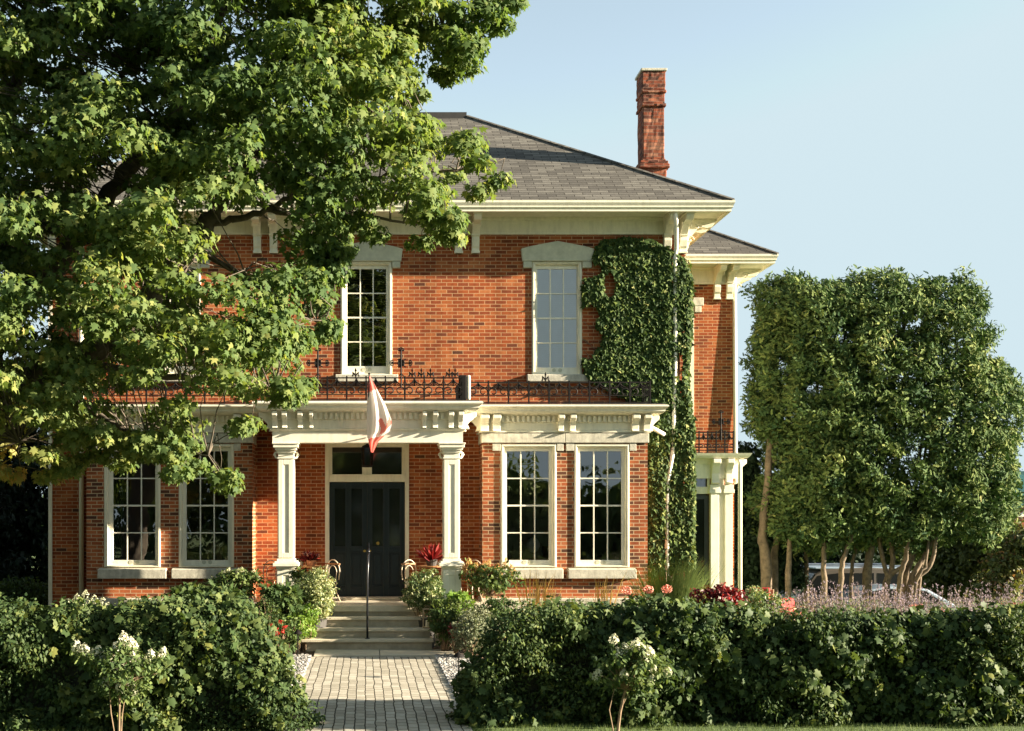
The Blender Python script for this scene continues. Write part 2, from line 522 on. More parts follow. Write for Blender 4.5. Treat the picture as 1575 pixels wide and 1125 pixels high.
# ------------------------------------------------------------------ ground, path, sky-side setting
def sstep(t): t = np.clip(t, 0, 1); return t * t * (3 - 2 * t)
def gz(x, y): return -0.95 * sstep((np.asarray(x, float) - 8.2) / 3.5) * sstep((np.asarray(y, float) - 26) / 6)
def build_ground():
    xs = np.concatenate([np.linspace(-300, -20, 12), np.linspace(-18, 30, 60), np.linspace(35, 300, 12)])
    ys = np.concatenate([np.linspace(-120, 8, 14), np.linspace(9, 45, 50), np.linspace(50, 600, 16)])
    mb = MB(); nx = len(xs)
    vs = [(x, y, float(gz(x, y))) for y in ys for x in xs]
    fs = [(j * nx + i, j * nx + i + 1, (j + 1) * nx + i + 1, (j + 1) * nx + i) for j in range(len(ys) - 1) for i in range(nx - 1)]
    mb.add(vs, fs).build('ground', M['ground'], None, smooth=True, kind='structure')
build_ground()
MB().box(-8.6, 7.6, 16.0, 26, -0.2, 0.012).build('garden_bed', M['soil'], kind='structure')
MB().add([(-1.05, -2, 0.022), (1.30, -2, 0.022), (1.22, 22.25, 0.022), (-0.97, 22.25, 0.022)], [(0, 1, 2, 3)])
pm = MB()
ny = 40
for j in range(ny):
    ya = -2 + 24.25 * j / ny; yb = -2 + 24.25 * (j + 1) / ny
    pm.add([(-1.0, ya, .022), (1.28, ya, .022), (1.28, yb, .022), (-1.0, yb, .022)], [(0, 1, 2, 3)])
path = pm.build('path', M['paver'], kind='structure')
uvd = path.data.uv_layers[0].data
for l in uvd:   # rows run away from the viewer
    u, v = l.uv; l.uv = (v, u)
MB().box(-0.95, 0.26, 22.26, 23.3, -0.1, 0.05).box(0.27, 1.66, 22.3, 23.3, -0.1, 0.046).build('landing', M['nosing'], None, bevel=0.012, kind='structure')

def pebbles(name, x0, x1, y0, y1, n, col, label):
    ico = []
    for k in range(6):
        a = k * math.pi / 3; ico.append((math.cos(a), math.sin(a), 0))
    ico += [(0.4, 0.2, 0.8), (-0.4, -0.2, 0.8), (0, 0, -0.8)]
    V = ico; Fc = [(0, 1, 6), (1, 2, 6), (2, 7, 6), (2, 3, 7), (3, 4, 7), (4, 5, 7), (5, 6, 7), (5, 0, 6)]
    c = np.stack([x0 + rng.random(n) * (x1 - x0), y0 + rng.random(n) * (y1 - y0), 0.02 + rng.random(n) * 0.02], 1)
    N = rnd(n) * 0.3 + np.array([0, 0, 1.0])
    return leaves(name, c, N, rnd(n), 0.016 + 0.022 * rng.random(n), rng.random(n), (V, Fc), col, kind='stuff', label=label)
peb = leaf_mat('pebble', [(0, (0.12, 0.11, 0.10)), (0.5, (0.30, 0.28, 0.25)), (1, (0.62, 0.60, 0.55))], 0.7, 0)
pebbles('gravel', -1.42, -1.0, 16.5, 22.4, 3500, peb, 'white and grey pebbles along the left edge of the path')
pebbles('gravel', 1.28, 2.0, 16.5, 22.4, 5000, peb, 'white and grey pebbles along the right edge of the path')

# ------------------------------------------------------------------ the brick house
WY = 26.0                     # main front wall
XL, XR = X(77, WY), X(1053, WY)
BY = 25.25                    # bay fronts
house = thing('brick_house', 'two-storey red brick house with cream porch, twin bay windows and grey shingled hip roof', 'house', (0, WY, 0))

def wall(mb, x0, x1, z0, z1, y, th, holes):
    """front wall face with openings and their reveals"""
    xs = sorted({x0, x1, *[h[0] for h in holes], *[h[1] for h in holes]})
    zs = sorted({z0, z1, *[h[2] for h in holes], *[h[3] for h in holes]})
    for i in range(len(xs) - 1):
        for j in range(len(zs) - 1):
            cx = (xs[i] + xs[i + 1]) / 2; cz = (zs[j] + zs[j + 1]) / 2
            if any(h[0] < cx < h[1] and h[2] < cz < h[3] for h in holes): continue
            a, b, c, d = xs[i], xs[i + 1], zs[j], zs[j + 1]
            mb.add([(a, y, c), (b, y, c), (b, y, d), (a, y, d)], [(0, 1, 2, 3)])
            mb.add([(a, y + th, c), (b, y + th, c), (b, y + th, d), (a, y + th, d)], [(3, 2, 1, 0)])
    for (a, b, c, d) in holes:
        mb.add([(a, y, c), (b, y, c), (b, y, d), (a, y, d), (a, y + th, c), (b, y + th, c), (b, y + th, d), (a, y + th, d)],
               [(0, 4, 5, 1), (1, 5, 6, 2), (2, 6, 7, 3), (3, 7, 4, 0)])

TH = 0.32
def px_hole(l, r, t, b, Y): return (X(l, Y), X(r, Y), Z(b, Y), Z(t, Y))
up_win = [(818, 895), (524, 603), (231, 309)]
holes = [px_hole(l, r, 402, 578, WY) for l, r in up_win]
bay_open = [px_hole(l, r, 690, 885, WY) for l, r in ((152, 372), (760, 980))]
door_hole = (X(500, WY), X(629, WY), 0.86, Z(682, WY))
mb = MB()
wall(mb, XL, XR, 0.35, 8.75, WY, TH, holes + [door_hole] + bay_open)
EY = 36.0
mb.add([(XL, WY, .35), (XL, EY, .35), (XL, EY, 8.75), (XL, WY, 8.75)], [(3, 2, 1, 0)][0:1] if False else [(0, 3, 2, 1)])
mb.add([(XR, WY, .35), (XR, EY, .35), (XR, EY, 8.75), (XR, WY, 8.75)], [(0, 1, 2, 3)])
mb.add([(XL, EY, .35), (XR, EY, .35), (XR, EY, 8.75), (XL, EY, 8.75)], [(3, 2, 1, 0)])
mb.build('wall', M['brick'], house)
MB().box(XL - .06, XR + .06, WY - .06, EY + .06, -0.2, 0.55).build('foundation', M['stone'], house, bevel=0.02)
# rooms behind the windows
rm = MB()
rm.add([(XL + .3, 29.6, .9), (XR - .3, 29.6, .9), (XR - .3, 29.6, 8.7), (XL + .3, 29.6, 8.7)], [(0, 1, 2, 3)])
rm.box(XL + .3, XR - .3, WY - 0.1 + TH + .12, 29.6, 4.72, 4.86)
rm.box(XL + .3, XR - .3, WY + TH, 29.6, 0.80, 0.9)
rm.box(XL + .3, XR - .3, WY + TH, 29.6, 8.6, 8.7)
for xx in (X(430, WY), X(700, WY)): rm.box(xx - .06, xx + .06, WY + TH, 29.6, .9, 8.6)
rm.build('interior', M['room'], house)

# roof
roof = MB()
ex0, ex1, ey0, ey1, ez = XL - .80, XR + .80, WY - .80, EY + .80, 9.125
D = 5.1; rz = ez + .67 * D
B = [(ex0, ey0, ez), (ex1, ey0, ez), (ex1, ey1, ez), (ex0, ey1, ez)]
Tt = [(ex0 + D, ey0 + D, rz), (ex1 - D, ey0 + D, rz), (ex1 - D, ey1 - D, rz), (ex0 + D, ey1 - D, rz)]
roof.add(B + Tt, [(0, 1, 5, 4), (1, 2, 6, 5), (2, 3, 7, 6), (3, 0, 4, 7), (4, 5, 6, 7), (3, 2, 1, 0)])
ro = roof.build('roof', M['shingle'], house)
for i in range(4): MB().tube([B[i], Tt[i]], 0.055, 4).build('hip_cap', M['shingle'], ro)
MB().box(Tt[0][0] - .05, X(718, 30.2) , ey0 + D - .05, ey1 - D + .05, rz - .02, rz + .10).box(Tt[0][0] + .1, X(712, 30.2), ey0 + D - .12, ey0 + D + .3, rz - .12, rz - .03).build('roof_deck', M['roofmetal'], ro)
# wing roof
WX = X(1129, 30.5); WGY = 30.5
wr = MB()
wx1, wy0, wz = WX + .82, WGY - .82, ez - .14
wd = 2.6
wr.add([(XR + .05, wy0, wz), (wx1, wy0, wz), (wx1, 38, wz), (XR + .05, 38, wz), (XR + .05, wy0 + wd * .95, wz + .67 * wd * .9), (wx1 - wd, wy0 + wd, wz + .67 * wd), (wx1 - wd, 38, wz + .67 * wd), (XR + .05, 38, wz + .67 * wd)],
       [(0, 1, 5, 4), (1, 2, 6, 5), (4, 5, 6, 7), (3, 2, 1, 0)])
wro = wr.build('wing_roof', M['shingle'], house)
MB().tube([(wx1, wy0, wz), (wx1 - wd, wy0 + wd, wz + .67 * wd)], 0.05, 4).build('hip_cap', M['shingle'], wro)

# eaves: frieze, soffit, gutter
def eave_profile(o, z, fr=0.36):
    return [(0.0, z - fr), (0.05, z - fr), (0.05, z - fr + .03), (0.03, z - fr + .04), (0.03, z - .08), (0.09, z - .05), (0.09, z - .005), (o - .10, z - .005), (o - .10, z - .05), (o - .03, z - .05),
            (o - .03, z + .0), (o, z + .03), (o, z + .06), (o + .03, z + .12), (o + .03, z + .165), (o - .05, z + .165), (o - .05, z + .12), (0, z + .12)]
MB().sweep(eave_profile(.80, 8.965), XL, XR, WY, EY, closed=True).build('eave', M['cream'], house)
MB().sweep(eave_profile(.80, 8.825, .42), XR - .2, WX, WGY, 38).build('wing_eave', M['cream'], house)

def bracket_profile(depth=.66, h=.76):
    # (out, down): S curved console
    return [(0.0, 0), (depth, 0), (depth, -.10), (depth - .06, -.17), (depth - .16, -.19), (depth - .26, -.17), (depth - .36, -.20), (depth - .42, -.28), (.17, -.36), (.12, -.42), (.13, -.50), (.10, -.62), (.07, -.66), (.07, -h), (0, -h)]
def bracket(x, z, facing='f', y=WY, w=.16, parent=house, name='bracket', depth=.66, h=.76, mat='cream'):
    mb = MB(); pr = bracket_profile(depth, h)
    if facing == 'f':
        mb.prism([(y - o, z + d) for o, d in pr], 'x', x - w / 2, x + w / 2)
        mb.box(x - w / 2 - .025, x + w / 2 + .025, y - depth - .02, y - .04, z - .055, z - .002)
        mb.box(x - w / 2 - .012, x + w / 2 + .012, y - .16, y, z - .40, z - .355)
        mb.box(x - w / 2 - .012, x + w / 2 + .012, y - .085, y, z - h, z - h + .05)
        for k in (-1, 1):
            mb.tube([(x + k * (w / 2 + .004), y - .36 + .07 * math.cos(a), z - .2 + .05 * math.sin(a)) for a in np.linspace(0, 5, 8)], .014, 4)
    else:
        mb.prism([(x + o, z + d) for o, d in pr], 'y', y - w / 2, y + w / 2)
        mb.box(x + .04, x + depth + .02, y - w / 2 - .025, y + w / 2 + .025, z - .055, z - .002)
        mb.box(x, x + .16, y - w / 2 - .012, y + w / 2 + .012, z - .40, z - .355)
        mb.tube([(x + .30 + (.10 - .015 * a) * math.cos(a), y - w / 2 - .006, z - .16 + (.07 - .01 * a) * math.sin(a)) for a in np.linspace(0, 6.5, 14)], .015, 4)
        mb.tube([(x + .13 + (.09 - .012 * a) * math.cos(a), y - w / 2 - .006, z - .44 + (.09 - .012 * a) * math.sin(a)) for a in np.linspace(0, 6.5, 14)], .015, 4)
    return mb.build(name, M[mat], parent, bevel=0.008)
for px in (705, 731, 1024, 1048): bracket(X(px, WY) + (0.02 if px > 1000 else 0), 8.958)
for px in (396, 421, 105, 81): bracket(X(px, WY), 8.958)
for yy in (26.15, 26.62, 28.6): bracket(XR, 8.958, 's', yy)
for px in (1102, 1121): bracket(X(px, WGY), 8.818, 'f', WGY, w=.15, h=.80)
for yy in (30.7, 31.2): bracket(WX, 8.818, 's', yy, w=.15, h=.72)

# wing wall
mb = MB()
wall(mb, XR, WX, -0.9, 8.5, WGY, .3, [px_hole(1030, 1067, 472, 640, WGY), px_hole(1036, 1091, 728, 900, WGY)])
mb.build('wing_wall', M['brick'], house)
MB().box(WX - .3, WX - .002, WGY + .002, 38, -1.2, 8.5).build('wing_side_wall', M['lintel'], house)  # unseen side; pale stone instead of brick, picked to cut orange bounce light
MB().add([(XR, 33, -1), (WX, 33, -1), (WX, 33, 8.4), (XR, 33, 8.4)], [(0, 1, 2, 3)]).build('wing_interior', M['room'], house)

def muntins(mb, gx0, gx1, gz0, gz1, y, cols, rows, w=.024, meet=True):
    for i in range(1, cols):
        x = gx0 + (gx1 - gx0) * i / cols; mb.box(x - w / 2, x + w / 2, y, y + .03, gz0, gz1)
    for j in range(1, rows):
        z = gz0 + (gz1 - gz0) * j / rows; ww = .036 if (meet and j == rows // 2) else w
        yy = y - .008
        for i in range(cols):
            xa = gx0 + (gx1 - gx0) * i / cols + (w / 2 if i else 0); xb = gx0 + (gx1 - gx0) * (i + 1) / cols - (w / 2 if i < cols - 1 else 0)
            mb.box(xa, xb, y - .002, y + .028, z - ww / 2, z + ww / 2)

def window(hole, glass_px, Y, sill_px, cols=3, rows=4, lintel=None, label=None):
    x0, x1, z0, z1 = hole
    g0, g1, gzt, gzb = X(glass_px[0], Y), X(glass_px[1], Y), Z(glass_px[2], Y), Z(glass_px[3], Y)
    fr = MB()
    fr.ring(x0, x1, z0, z1, .075, .075, .04, .07, Y - .012, Y + .16)
    fr.ring(x0 + .02, x1 - .02, z0 + .01, z1 - .02, .03, .03, .02, .03, Y - .03, Y - .0125)
    w = fr.build('window', M['cream'], house, bevel=.006)
    if label: w['label'] = label
    ax, bx, az, bz = x0 + .076, x1 - .076, z0 + .041, z1 - .071
    sa = MB()
    ys = Y + .065
    sa.box(ax, g0, ys, ys + .045, az, bz).box(g1, bx, ys, ys + .045, az, bz).box(g0, g1, ys, ys + .045, gzt, bz).box(g0, g1, ys, ys + .045, az, gzb)
    muntins(sa, g0, g1, gzb, gzt, ys + .01, cols, rows)
    # the lift holes in the bottom rail
    zc = (az + gzb) / 2 + .01
    sash = sa.build('sash', M['white'], w, bevel=.004)
    for k in (-1, 1):
        cx = (g0 + g1) / 2 + k * .065
        MB().tube([(cx, ys - .006, zc), (cx, ys - .001, zc)], .042, 14).build('lift_disc', M['lintel'], w)
    MB().add([(g0 - .01, ys + .03, gzb - .01), (g1 + .01, ys + .03, gzb - .01), (g1 + .01, ys + .03, gzt + .01), (g0 - .01, ys + .03, gzt + .01)], [(0, 1, 2, 3)]).build('pane', M['glass'], w)
    sl_, sr_, st_, sb_ = sill_px
    MB().prism([(Y - .13, Z(sb_, Y)), (Y - .13, Z(st_, Y) - .02), (Y - .0, Z(st_, Y) + .0), (Y + .16, Z(st_, Y) + .012), (Y + .16, Z(sb_, Y))], 'x', X(sl_, Y), X(sr_, Y)).build('sill', M['stone'], w, bevel=.012)
    return w, (g0, g1, gzb, gzt)

lab = {857: 'tall sash window with white blinds', 564: 'tall sash window with dark panes over the porch', 270: 'tall sash window behind the maple leaves'}
for (l, r) in up_win:
    c = (l + r) // 2 if l != 818 else 857
    h = px_hole(l, r, 402, 578, WY)
    g = (827, 888, 413, 565) if l == 818 else ((l + 10, r - 9, 413, 563))
    w, gg = window(h, g, WY, (l - 8, r + 9, 576, 588))
    w['label'] = lab.get(c, lab[270] if l == 231 else lab[564])
    lx, rx = X(c - 54, WY), X(c + 54, WY); cx = X(c, WY)
    lm = MB().prism([(lx, Z(403, WY)), (rx, Z(403, WY)), (rx + .03, Z(384, WY)), (X(c + 42, WY), Z(380, WY)), (cx, Z(372, WY)), (X(c - 42, WY), Z(380, WY)), (lx - .03, Z(384, WY))], 'y', WY - .085, WY + .05)
    lm.box(lx + .02, X(l, WY) - .002, WY - .07, WY + .04, Z(413, WY), Z(403, WY) - .002)
    lm.box(X(r, WY) + .002, rx - .02, WY - .07, WY + .04, Z(413, WY), Z(403, WY) - .002)
    lm.build('lintel', M['lintel'], w, bevel=.014)
    if l == 818:
        bl = MB(); n = 46
        for k in range(n):
            z = gg[2] + (gg[3] - gg[2]) * (k + .5) / n
            bl.add([(gg[0], WY + .112, z - .024), (gg[1], WY + .112, z - .024), (gg[1], WY + .104, z + .020), (gg[0], WY + .104, z + .020)], [(0, 1, 2, 3)])
        bl.build('blind', M['blind'], w)
    else:
        bl = MB(); n = 40
        for k in range(n):
            z = gg[2] + (gg[3] - gg[2]) * (k + .5) / n
            bl.add([(gg[0], WY + .16, z - .006), (gg[1], WY + .16, z - .006), (gg[1], WY + .125, z + .006), (gg[0], WY + .125, z + .006)], [(0, 1, 2, 3)])
        bl.build('blind', M['dark'], w)

# bays
CX = X(564.7, WY)
def bay(l, r, wins, label):
    Y = BY
    x0, x1 = X(l, Y), X(r, Y)
    zt, zb = Z(682, Y), .5
    hs = [px_hole(a, b, 683, 873, Y) for a, b, _, _ in wins]
    mb = MB(); wall(mb, x0, x1, zb, zt, Y, .30, hs)
    mb.add([(x0, Y, zb), (x0, WY, zb), (x0, WY, zt), (x0, Y, zt)], [(0, 3, 2, 1)])
    mb.add([(x1, Y, zb), (x1, WY, zb), (x1, WY, zt), (x1, Y, zt)], [(0, 1, 2, 3)])
    b = mb.build('bay', M['bay_brick'], house); b['label'] = label
    MB().box(x0 - .03, x1 + .02, Y - .06, WY - .07, -.1, Z(920, Y)).build('plinth', M['stone'], b, bevel=.02)
    mid = (x0 + x1) / 2
    MB().box(x0 - .02, mid - .004, Y - .05, WY - .01, Z(681.5, Y), Z(667, Y)).box(mid + .004, x1 + .02, Y - .05, WY - .01, Z(681.5, Y), Z(667, Y)).build('stone_band', M['stone'], b, bevel=.008)
    for (a, c, _, _) in wins:
        MB().box(X(a, Y) - .17, X(a, Y) - .002, Y - .03, Y + .05, Z(694, Y), Z(682, Y) - .004).build('ear_block', M['stone'], b, bevel=.008)
        MB().box(X(c, Y) + .002, X(c, Y) + .14, Y - .03, Y + .05, Z(694, Y), Z(682, Y) - .004).build('ear_block', M['stone'], b, bevel=.008)
    # entablature
    z1 = Z(624, 24.95); zc = Z(637, 24.95)
    zf = Z(666, Y) + .003
    prof = [(0.0, zf), (0.06, zf), (0.06, zf + .03), (0.02, zf + .05), (0.02, zc - .16), (0.05, zc - .15), (0.05, zc - .03), (0.10, zc), (0.26, zc + .02), (0.30, zc + .06), (0.30, zc + .09), (0.36, zc + .15), (0.36, z1), (0.33, z1 + .015), (0, z1 + .02)]
    ent = MB().sweep(prof, x0, x1, Y, WY - .01).build('entablature', M['cream'], b)
    de = MB(); x = x0 + .07; yy = Y - .05
    while x < x1 - .05:
        de.box(x, x + .055, yy - .045, yy - .001, zc - .145, zc - .02); x += .105
    y = Y + .1
    while y < WY - .1:
        de.box(x1 + .051, x1 + .095, y, y + .055, zc - .145, zc - .02); de.box(x0 - .095, x0 - .051, y, y + .055, zc - .145, zc - .02); y += .105
    de.build('dentil_course', M['cream'], b)
    for a, c in ((738, 751), (757, 769), (857, 866), (875, 884), (970, 981), (988, 999)):
        if l < 500: a, c = 1129.4 - c, 1129.4 - a
        xa, xb = X(a, Y), X(c, Y)
        pb = MB().prism([(Y - .02, zc + .0), (Y - .25, zc), (Y - .25, zc - .08), (Y - .17, zc - .14), (Y - .12, zc - .2), (Y - .11, zc - .3), (Y - .15, zc - .34), (Y - .02, zf + .045)], 'x', xa, xb)
        pb.build('bracket', M['cream'], b, bevel=.01)
    for sx, xe in ((1, x1), (-1, x0)):
        pr = [(xe + sx * .02, zc), (xe + sx * .26, zc), (xe + sx * .26, zc - .08), (xe + sx * .17, zc - .16), (xe + sx * .10, zc - .24), (xe + sx * .13, zc - .33), (xe + sx * .02, zf + .045)]
        MB().prism(pr, 'y', Y + .06, Y + .22).build('bracket', M['cream'], b, bevel=.01)
    rf = MB().box(x0 - .30, x1 + .30, Y - .30, WY - .01, z1 + .021, z1 + .045).build('bay_roof', M['roofmetal'], b)
    for (a, c, g, s) in wins:
        w, gg = window(px_hole(a, c, 683, 873, Y), g, Y, s)
    return b, x0, x1, z1
bayR = bay(742, 996, [(770, 856, (780, 845, 694, 862), (758, 865, 874, 890)), (883, 968, (893, 957, 694, 862), (873, 977, 874, 890))], 'brick bay right of the porch with two tall windows')
bayL = bay(133, 388, [(160, 247, (173, 238, 694, 862), (152, 257, 874, 890)), (275, 360, (286, 350, 694, 862), (265, 370, 874, 890))], 'brick bay left of the porch, half behind maple boughs')

# porch
PY = 24.20            # column fronts
PZ = 0.823
porch = MB().box(X(392, WY) , X(738, WY), 24.05, WY - .065, PZ - .12, PZ).build('porch', M['nosing'], house, bevel=.012)
MB().box(X(392, WY) + .05, X(738, WY) - .05, 24.12, WY - .07, -.1, PZ - .121).build('porch_base', M['step'], porch)
zb0 = Z(681, PY)      # beam bottom
def column(cx):
    mb = MB()
    y = PY + .21
    def sq(h, z0, z1, yy=y): mb.box(cx - h, cx + h, yy - h, yy + h, z0, z1)
    zc = Z(866, PY)
    sq(.235, PZ + .002, PZ + .09); sq(.205, PZ + .09, PZ + .14)
    sq(.175, PZ + .14, zc - .12); sq(.20, zc - .12, zc - .07); sq(.255, zc - .07, zc - .005); sq(.225, zc - .005, zc + .03); sq(.18, zc + .03, zc + .08)
    sq(.15, zc + .08, zb0 - .32)
    sq(.172, zb0 - .32, zb0 - .29); sq(.155, zb0 - .29, zb0 - .20); sq(.185, zb0 - .20, zb0 - .15); sq(.215, zb0 - .15, zb0 - .10); sq(.25, zb0 - .10, zb0 - .03); sq(.27, zb0 - .03, zb0 - .002)
    # raised frames round sunk panels
    def frame(h, z0, z1, inset, t=.014):
        mb.ring(cx - h, cx + h, z0, z1, inset, inset, inset, inset, y - h - t, y - h - .0005)
        for s in (-1, 1):
            xx = cx + s * h
            x0, x1 = (xx + .0005, xx + t) if s > 0 else (xx - t, xx - .0005)
            mb.box(x0, x1, y - h, y - h + inset, z0, z1); mb.box(x0, x1, y + h - inset, y + h, z0, z1)
            mb.box(x0, x1, y - h + inset, y + h - inset, z0, z0 + inset); mb.box(x0, x1, y - h + inset, y + h - inset, z1 - inset, z1)
    frame(.15, zc + .10, zb0 - .34, .095); frame(.175, PZ + .16, zc - .14, .11)
    # carved scrolls under the capital
    for s in (-1, 1):
        for q in (0, 1):
            mb.tube([(cx + s * (.19 + .055 * math.cos(a) * (1 - a / 14)), y - .05 + q * .1, zb0 - .25 + .075 * math.sin(a) * (1 - a / 14)) for a in np.linspace(0, 7, 12)], .022, 5)
    return mb.build('column', M['white'], porch, bevel=.006)
column(X(439.5, PY) - .0); column(X(695, PY))
px0, px1 = X(419, PY), X(712, PY)
ptop = Z(618, 23.82); pcz = Z(631.5, 23.82)
prof = [(0, zb0), (0, zb0 + .23), (.03, zb0 + .235), (.05, zb0 + .27), (.02, zb0 + .285), (.02, pcz - .16), (.05, pcz - .15), (.05, pcz - .03), (.10, pcz), (.26, pcz + .02), (.30, pcz + .06), (.30, pcz + .09), (.37, pcz + .14), (.37, ptop), (.34, ptop + .015), (-.3, ptop + .015), (-.3, zb0)]
MB().sweep(prof, px0, px1, PY, WY - .01).build('entablature', M['white'], porch)
MB().box(px0 + .3, px1 - .3, PY + .3, WY - .01, zb0 + .12, zb0 + .18).build('ceiling', M['cream'], porch)
MB().box(px0 - .30, px1 + .30, PY - .30, WY - .01, ptop + .016, ptop + .04).build('porch_roof', M['roofmetal'], porch)
de = MB(); x = px0 + .3
while x < px1 - .28:
    de.box(x, x + .055, PY - .095, PY - .051, pcz - .145, pcz - .02); x += .105
y = PY + .1
while y < WY - .1:
    de.box(px1 + .051, px1 + .095, y, y + .055, pcz - .145, pcz - .02); de.box(px0 - .095, px0 - .051, y, y + .055, pcz - .145, pcz - .02); y += .105
de.build('dentil_course', M['white'], porch)
for a, c in ((649, 655), (665, 673), (689, 697), (704, 712)):
    for m_ in (0, 1):
        aa, cc_ = (a, c) if not m_ else (1131 - c, 1131 - a)
        MB().prism([(PY - .02, pcz), (PY - .25, pcz), (PY - .25, pcz - .08), (PY - .17, pcz - .14), (PY - .12, pcz - .2), (PY - .10, pcz - .28), (PY - .13, pcz - .32), (PY - .02, zb0 + .29)], 'x', X(aa, PY), X(cc_, PY)).build('bracket', M['white'], porch, bevel=.01)
for sx, xe in ((1, px1), (-1, px0)):
    for yy in (24.28, 25.0, 25.7):
        pr = [(xe + sx * .02, pcz), (xe + sx * .28, pcz), (xe + sx * .28, pcz - .08), (xe + sx * .17, pcz - .15), (xe + sx * .10, pcz - .24), (xe + sx * .14, pcz - .33), (xe + sx * .02, zb0 + .29)]
        MB().prism(pr, 'y', yy, yy + .14).build('bracket', M['white'], porch, bevel=.01)

# steps
steps = MB().box(X(470, 23.17), X(665, 23.17), 23.23, 24.1, -.1, .21).build('steps', M['step'], house, bevel=.008)
zs = [.245, .425, .62]
yf = [23.16, 23.45, 23.75]
for i, (z, y) in enumerate(zip(zs, yf)):
    xa, xb = X(463.5, 23.17) + (.03 if i else 0), X(667, 23.17)
    MB().box(xa, xb, y, 24.045 , z - .055, z).build('tread', M['nosing'], steps, bevel=.010)
    if i: MB().box(xa + .05, xb - .05, y + .05, 24.04, zs[i - 1] + .001, z - .056).build('riser', M['step'], steps)
MB().box(X(463.5, 23.17) + .08, X(667, 23.17) - .05, 24.10, 24.14, .62, PZ - .121).build('riser', M['step'], steps)
MB().box(X(497, WY), X(632, WY), WY - .30, WY + .1, PZ + .001, .876).build('threshold', M['nosing'], porch, bevel=.01)
hr = MB()
hx = X(565, 23.3)
hr.tube([(hx, 23.32, .24), (hx, 23.32, 1.35), (hx + .01, 23.34, 1.62), (hx + .02, 23.45, 1.84), (hx + .03, 23.75, 1.90)], .021, 8)
hr.tube([(hx + .03, 23.7, 1.90), (hx + .03, 25.9, 2.02)], .02, 8)
hr.lathe([(0.0, -.03), (.03, -.02), (.034, 0), (.03, .02), (0, .03)], (hx + .02, 23.44, 1.91), 10)
hr.lathe([(.05, 0), (.05, .012), (.02, .02)], (hx, 23.32, .245), 10)
hr.build('handrail', M['rail_iron'], steps, smooth=True)

# front door
DY = WY + .06
dx0, dx1 = X(506.5, WY), X(623, WY); dzt, dzb = Z(742, WY), .876
sur = MB()
sur.box(X(500, WY), dx0, WY - .03, WY + .2, .878, Z(682, WY)).box(dx1, X(629, WY), WY - .03, WY + .2, .878, Z(682, WY))
sur.box(dx0, dx1, WY - .03, WY + .2, Z(688, WY), Z(682, WY))
sur.box(dx0, dx1, WY - .05, WY + .2, Z(741.5, WY), Z(730, WY))
xm0, xm1 = X(557, WY), X(572, WY)
sur.box(xm0, xm1, WY + .0, WY + .15, Z(730, WY), Z(688, WY))
sur.box(dx0, X(511, WY), WY + .0, WY + .15, Z(730, WY), Z(688, WY)).box(X(618, WY), dx1, WY, WY + .15, Z(730, WY), Z(688, WY))
ds = sur.build('door_surround', M['cream'], house, bevel=.006)
MB().add([(dx0, WY + .1, Z(730, WY)), (dx1, WY + .1, Z(730, WY)), (dx1, WY + .1, Z(688, WY)), (dx0, WY + .1, Z(688, WY))], [(0, 1, 2, 3)]).build('transom_pane', M['darkglass'], ds)
dm = (dx0 + dx1) / 2
for s, (a, b) in enumerate(((dx0 + .003, dm - .004), (dm + .004, dx1 - .003))):
    w = b - a; mb = MB()
    pz = [Z(842, WY), Z(750, WY), Z(831, WY) - .3, Z(847, WY)]
    gl = [(a + w * .12, a + w * .43), (a + w * .57, a + w * .88)]
    z_lo0, z_lo1 = dzb + .22, Z(850, WY)
    g0, g1 = Z(841, WY), Z(751, WY)
    cols = [a, gl[0][0], gl[0][1], gl[1][0], gl[1][1], b]
    for i in (0, 2, 4): mb.box(cols[i], cols[i + 1], DY, DY + .05, dzb + .002, dzt - .002)
    for i in (1, 3):
        for z0, z1 in ((dzb + .002, z_lo0), (z_lo1, g0), (g1, dzt - .002)): mb.box(cols[i], cols[i + 1], DY, DY + .05, z0, z1)
        mb.box(cols[i] + .0, cols[i + 1], DY + .022, DY + .045, z_lo0, z_lo1)
        mb.box(cols[i] + .05, cols[i + 1] - .05, DY + .006, DY + .021, z_lo0 + .05, z_lo1 - .05)
        mb.ring(cols[i] - .015, cols[i + 1] + .015, g0 - .015, g1 + .015, .026, .026, .026, .026, DY - .02, DY - .0005)
        mb.ring(cols[i] - .01, cols[i + 1] + .01, z_lo0 - .01, z_lo1 + .01, .022, .022, .022, .022, DY - .018, DY - .0005)
    dr = mb.build('door', M['door'], house, bevel=.005)
    for i in (1, 3):
        MB().add([(cols[i], DY + .03, g0), (cols[i + 1], DY + .03, g0), (cols[i + 1], DY + .03, g1), (cols[i], DY + .03, g1)], [(0, 1, 2, 3)]).build('pane', M['darkglass'], dr)
    if s == 1:
        k = MB(); k.tube([(a + w * .28, DY - .02, Z(836, WY)), (a + w * .28, DY, Z(836, WY))], .035, 12); k.build('door_bell', M['gold'], dr)
    k = MB(); kx = b - .05 if s == 0 else a + .05
    k.tube([(kx, DY, 1.85), (kx, DY - .05, 1.85)], [.012, .028], 10); k.build('handle', M['gold'], dr)

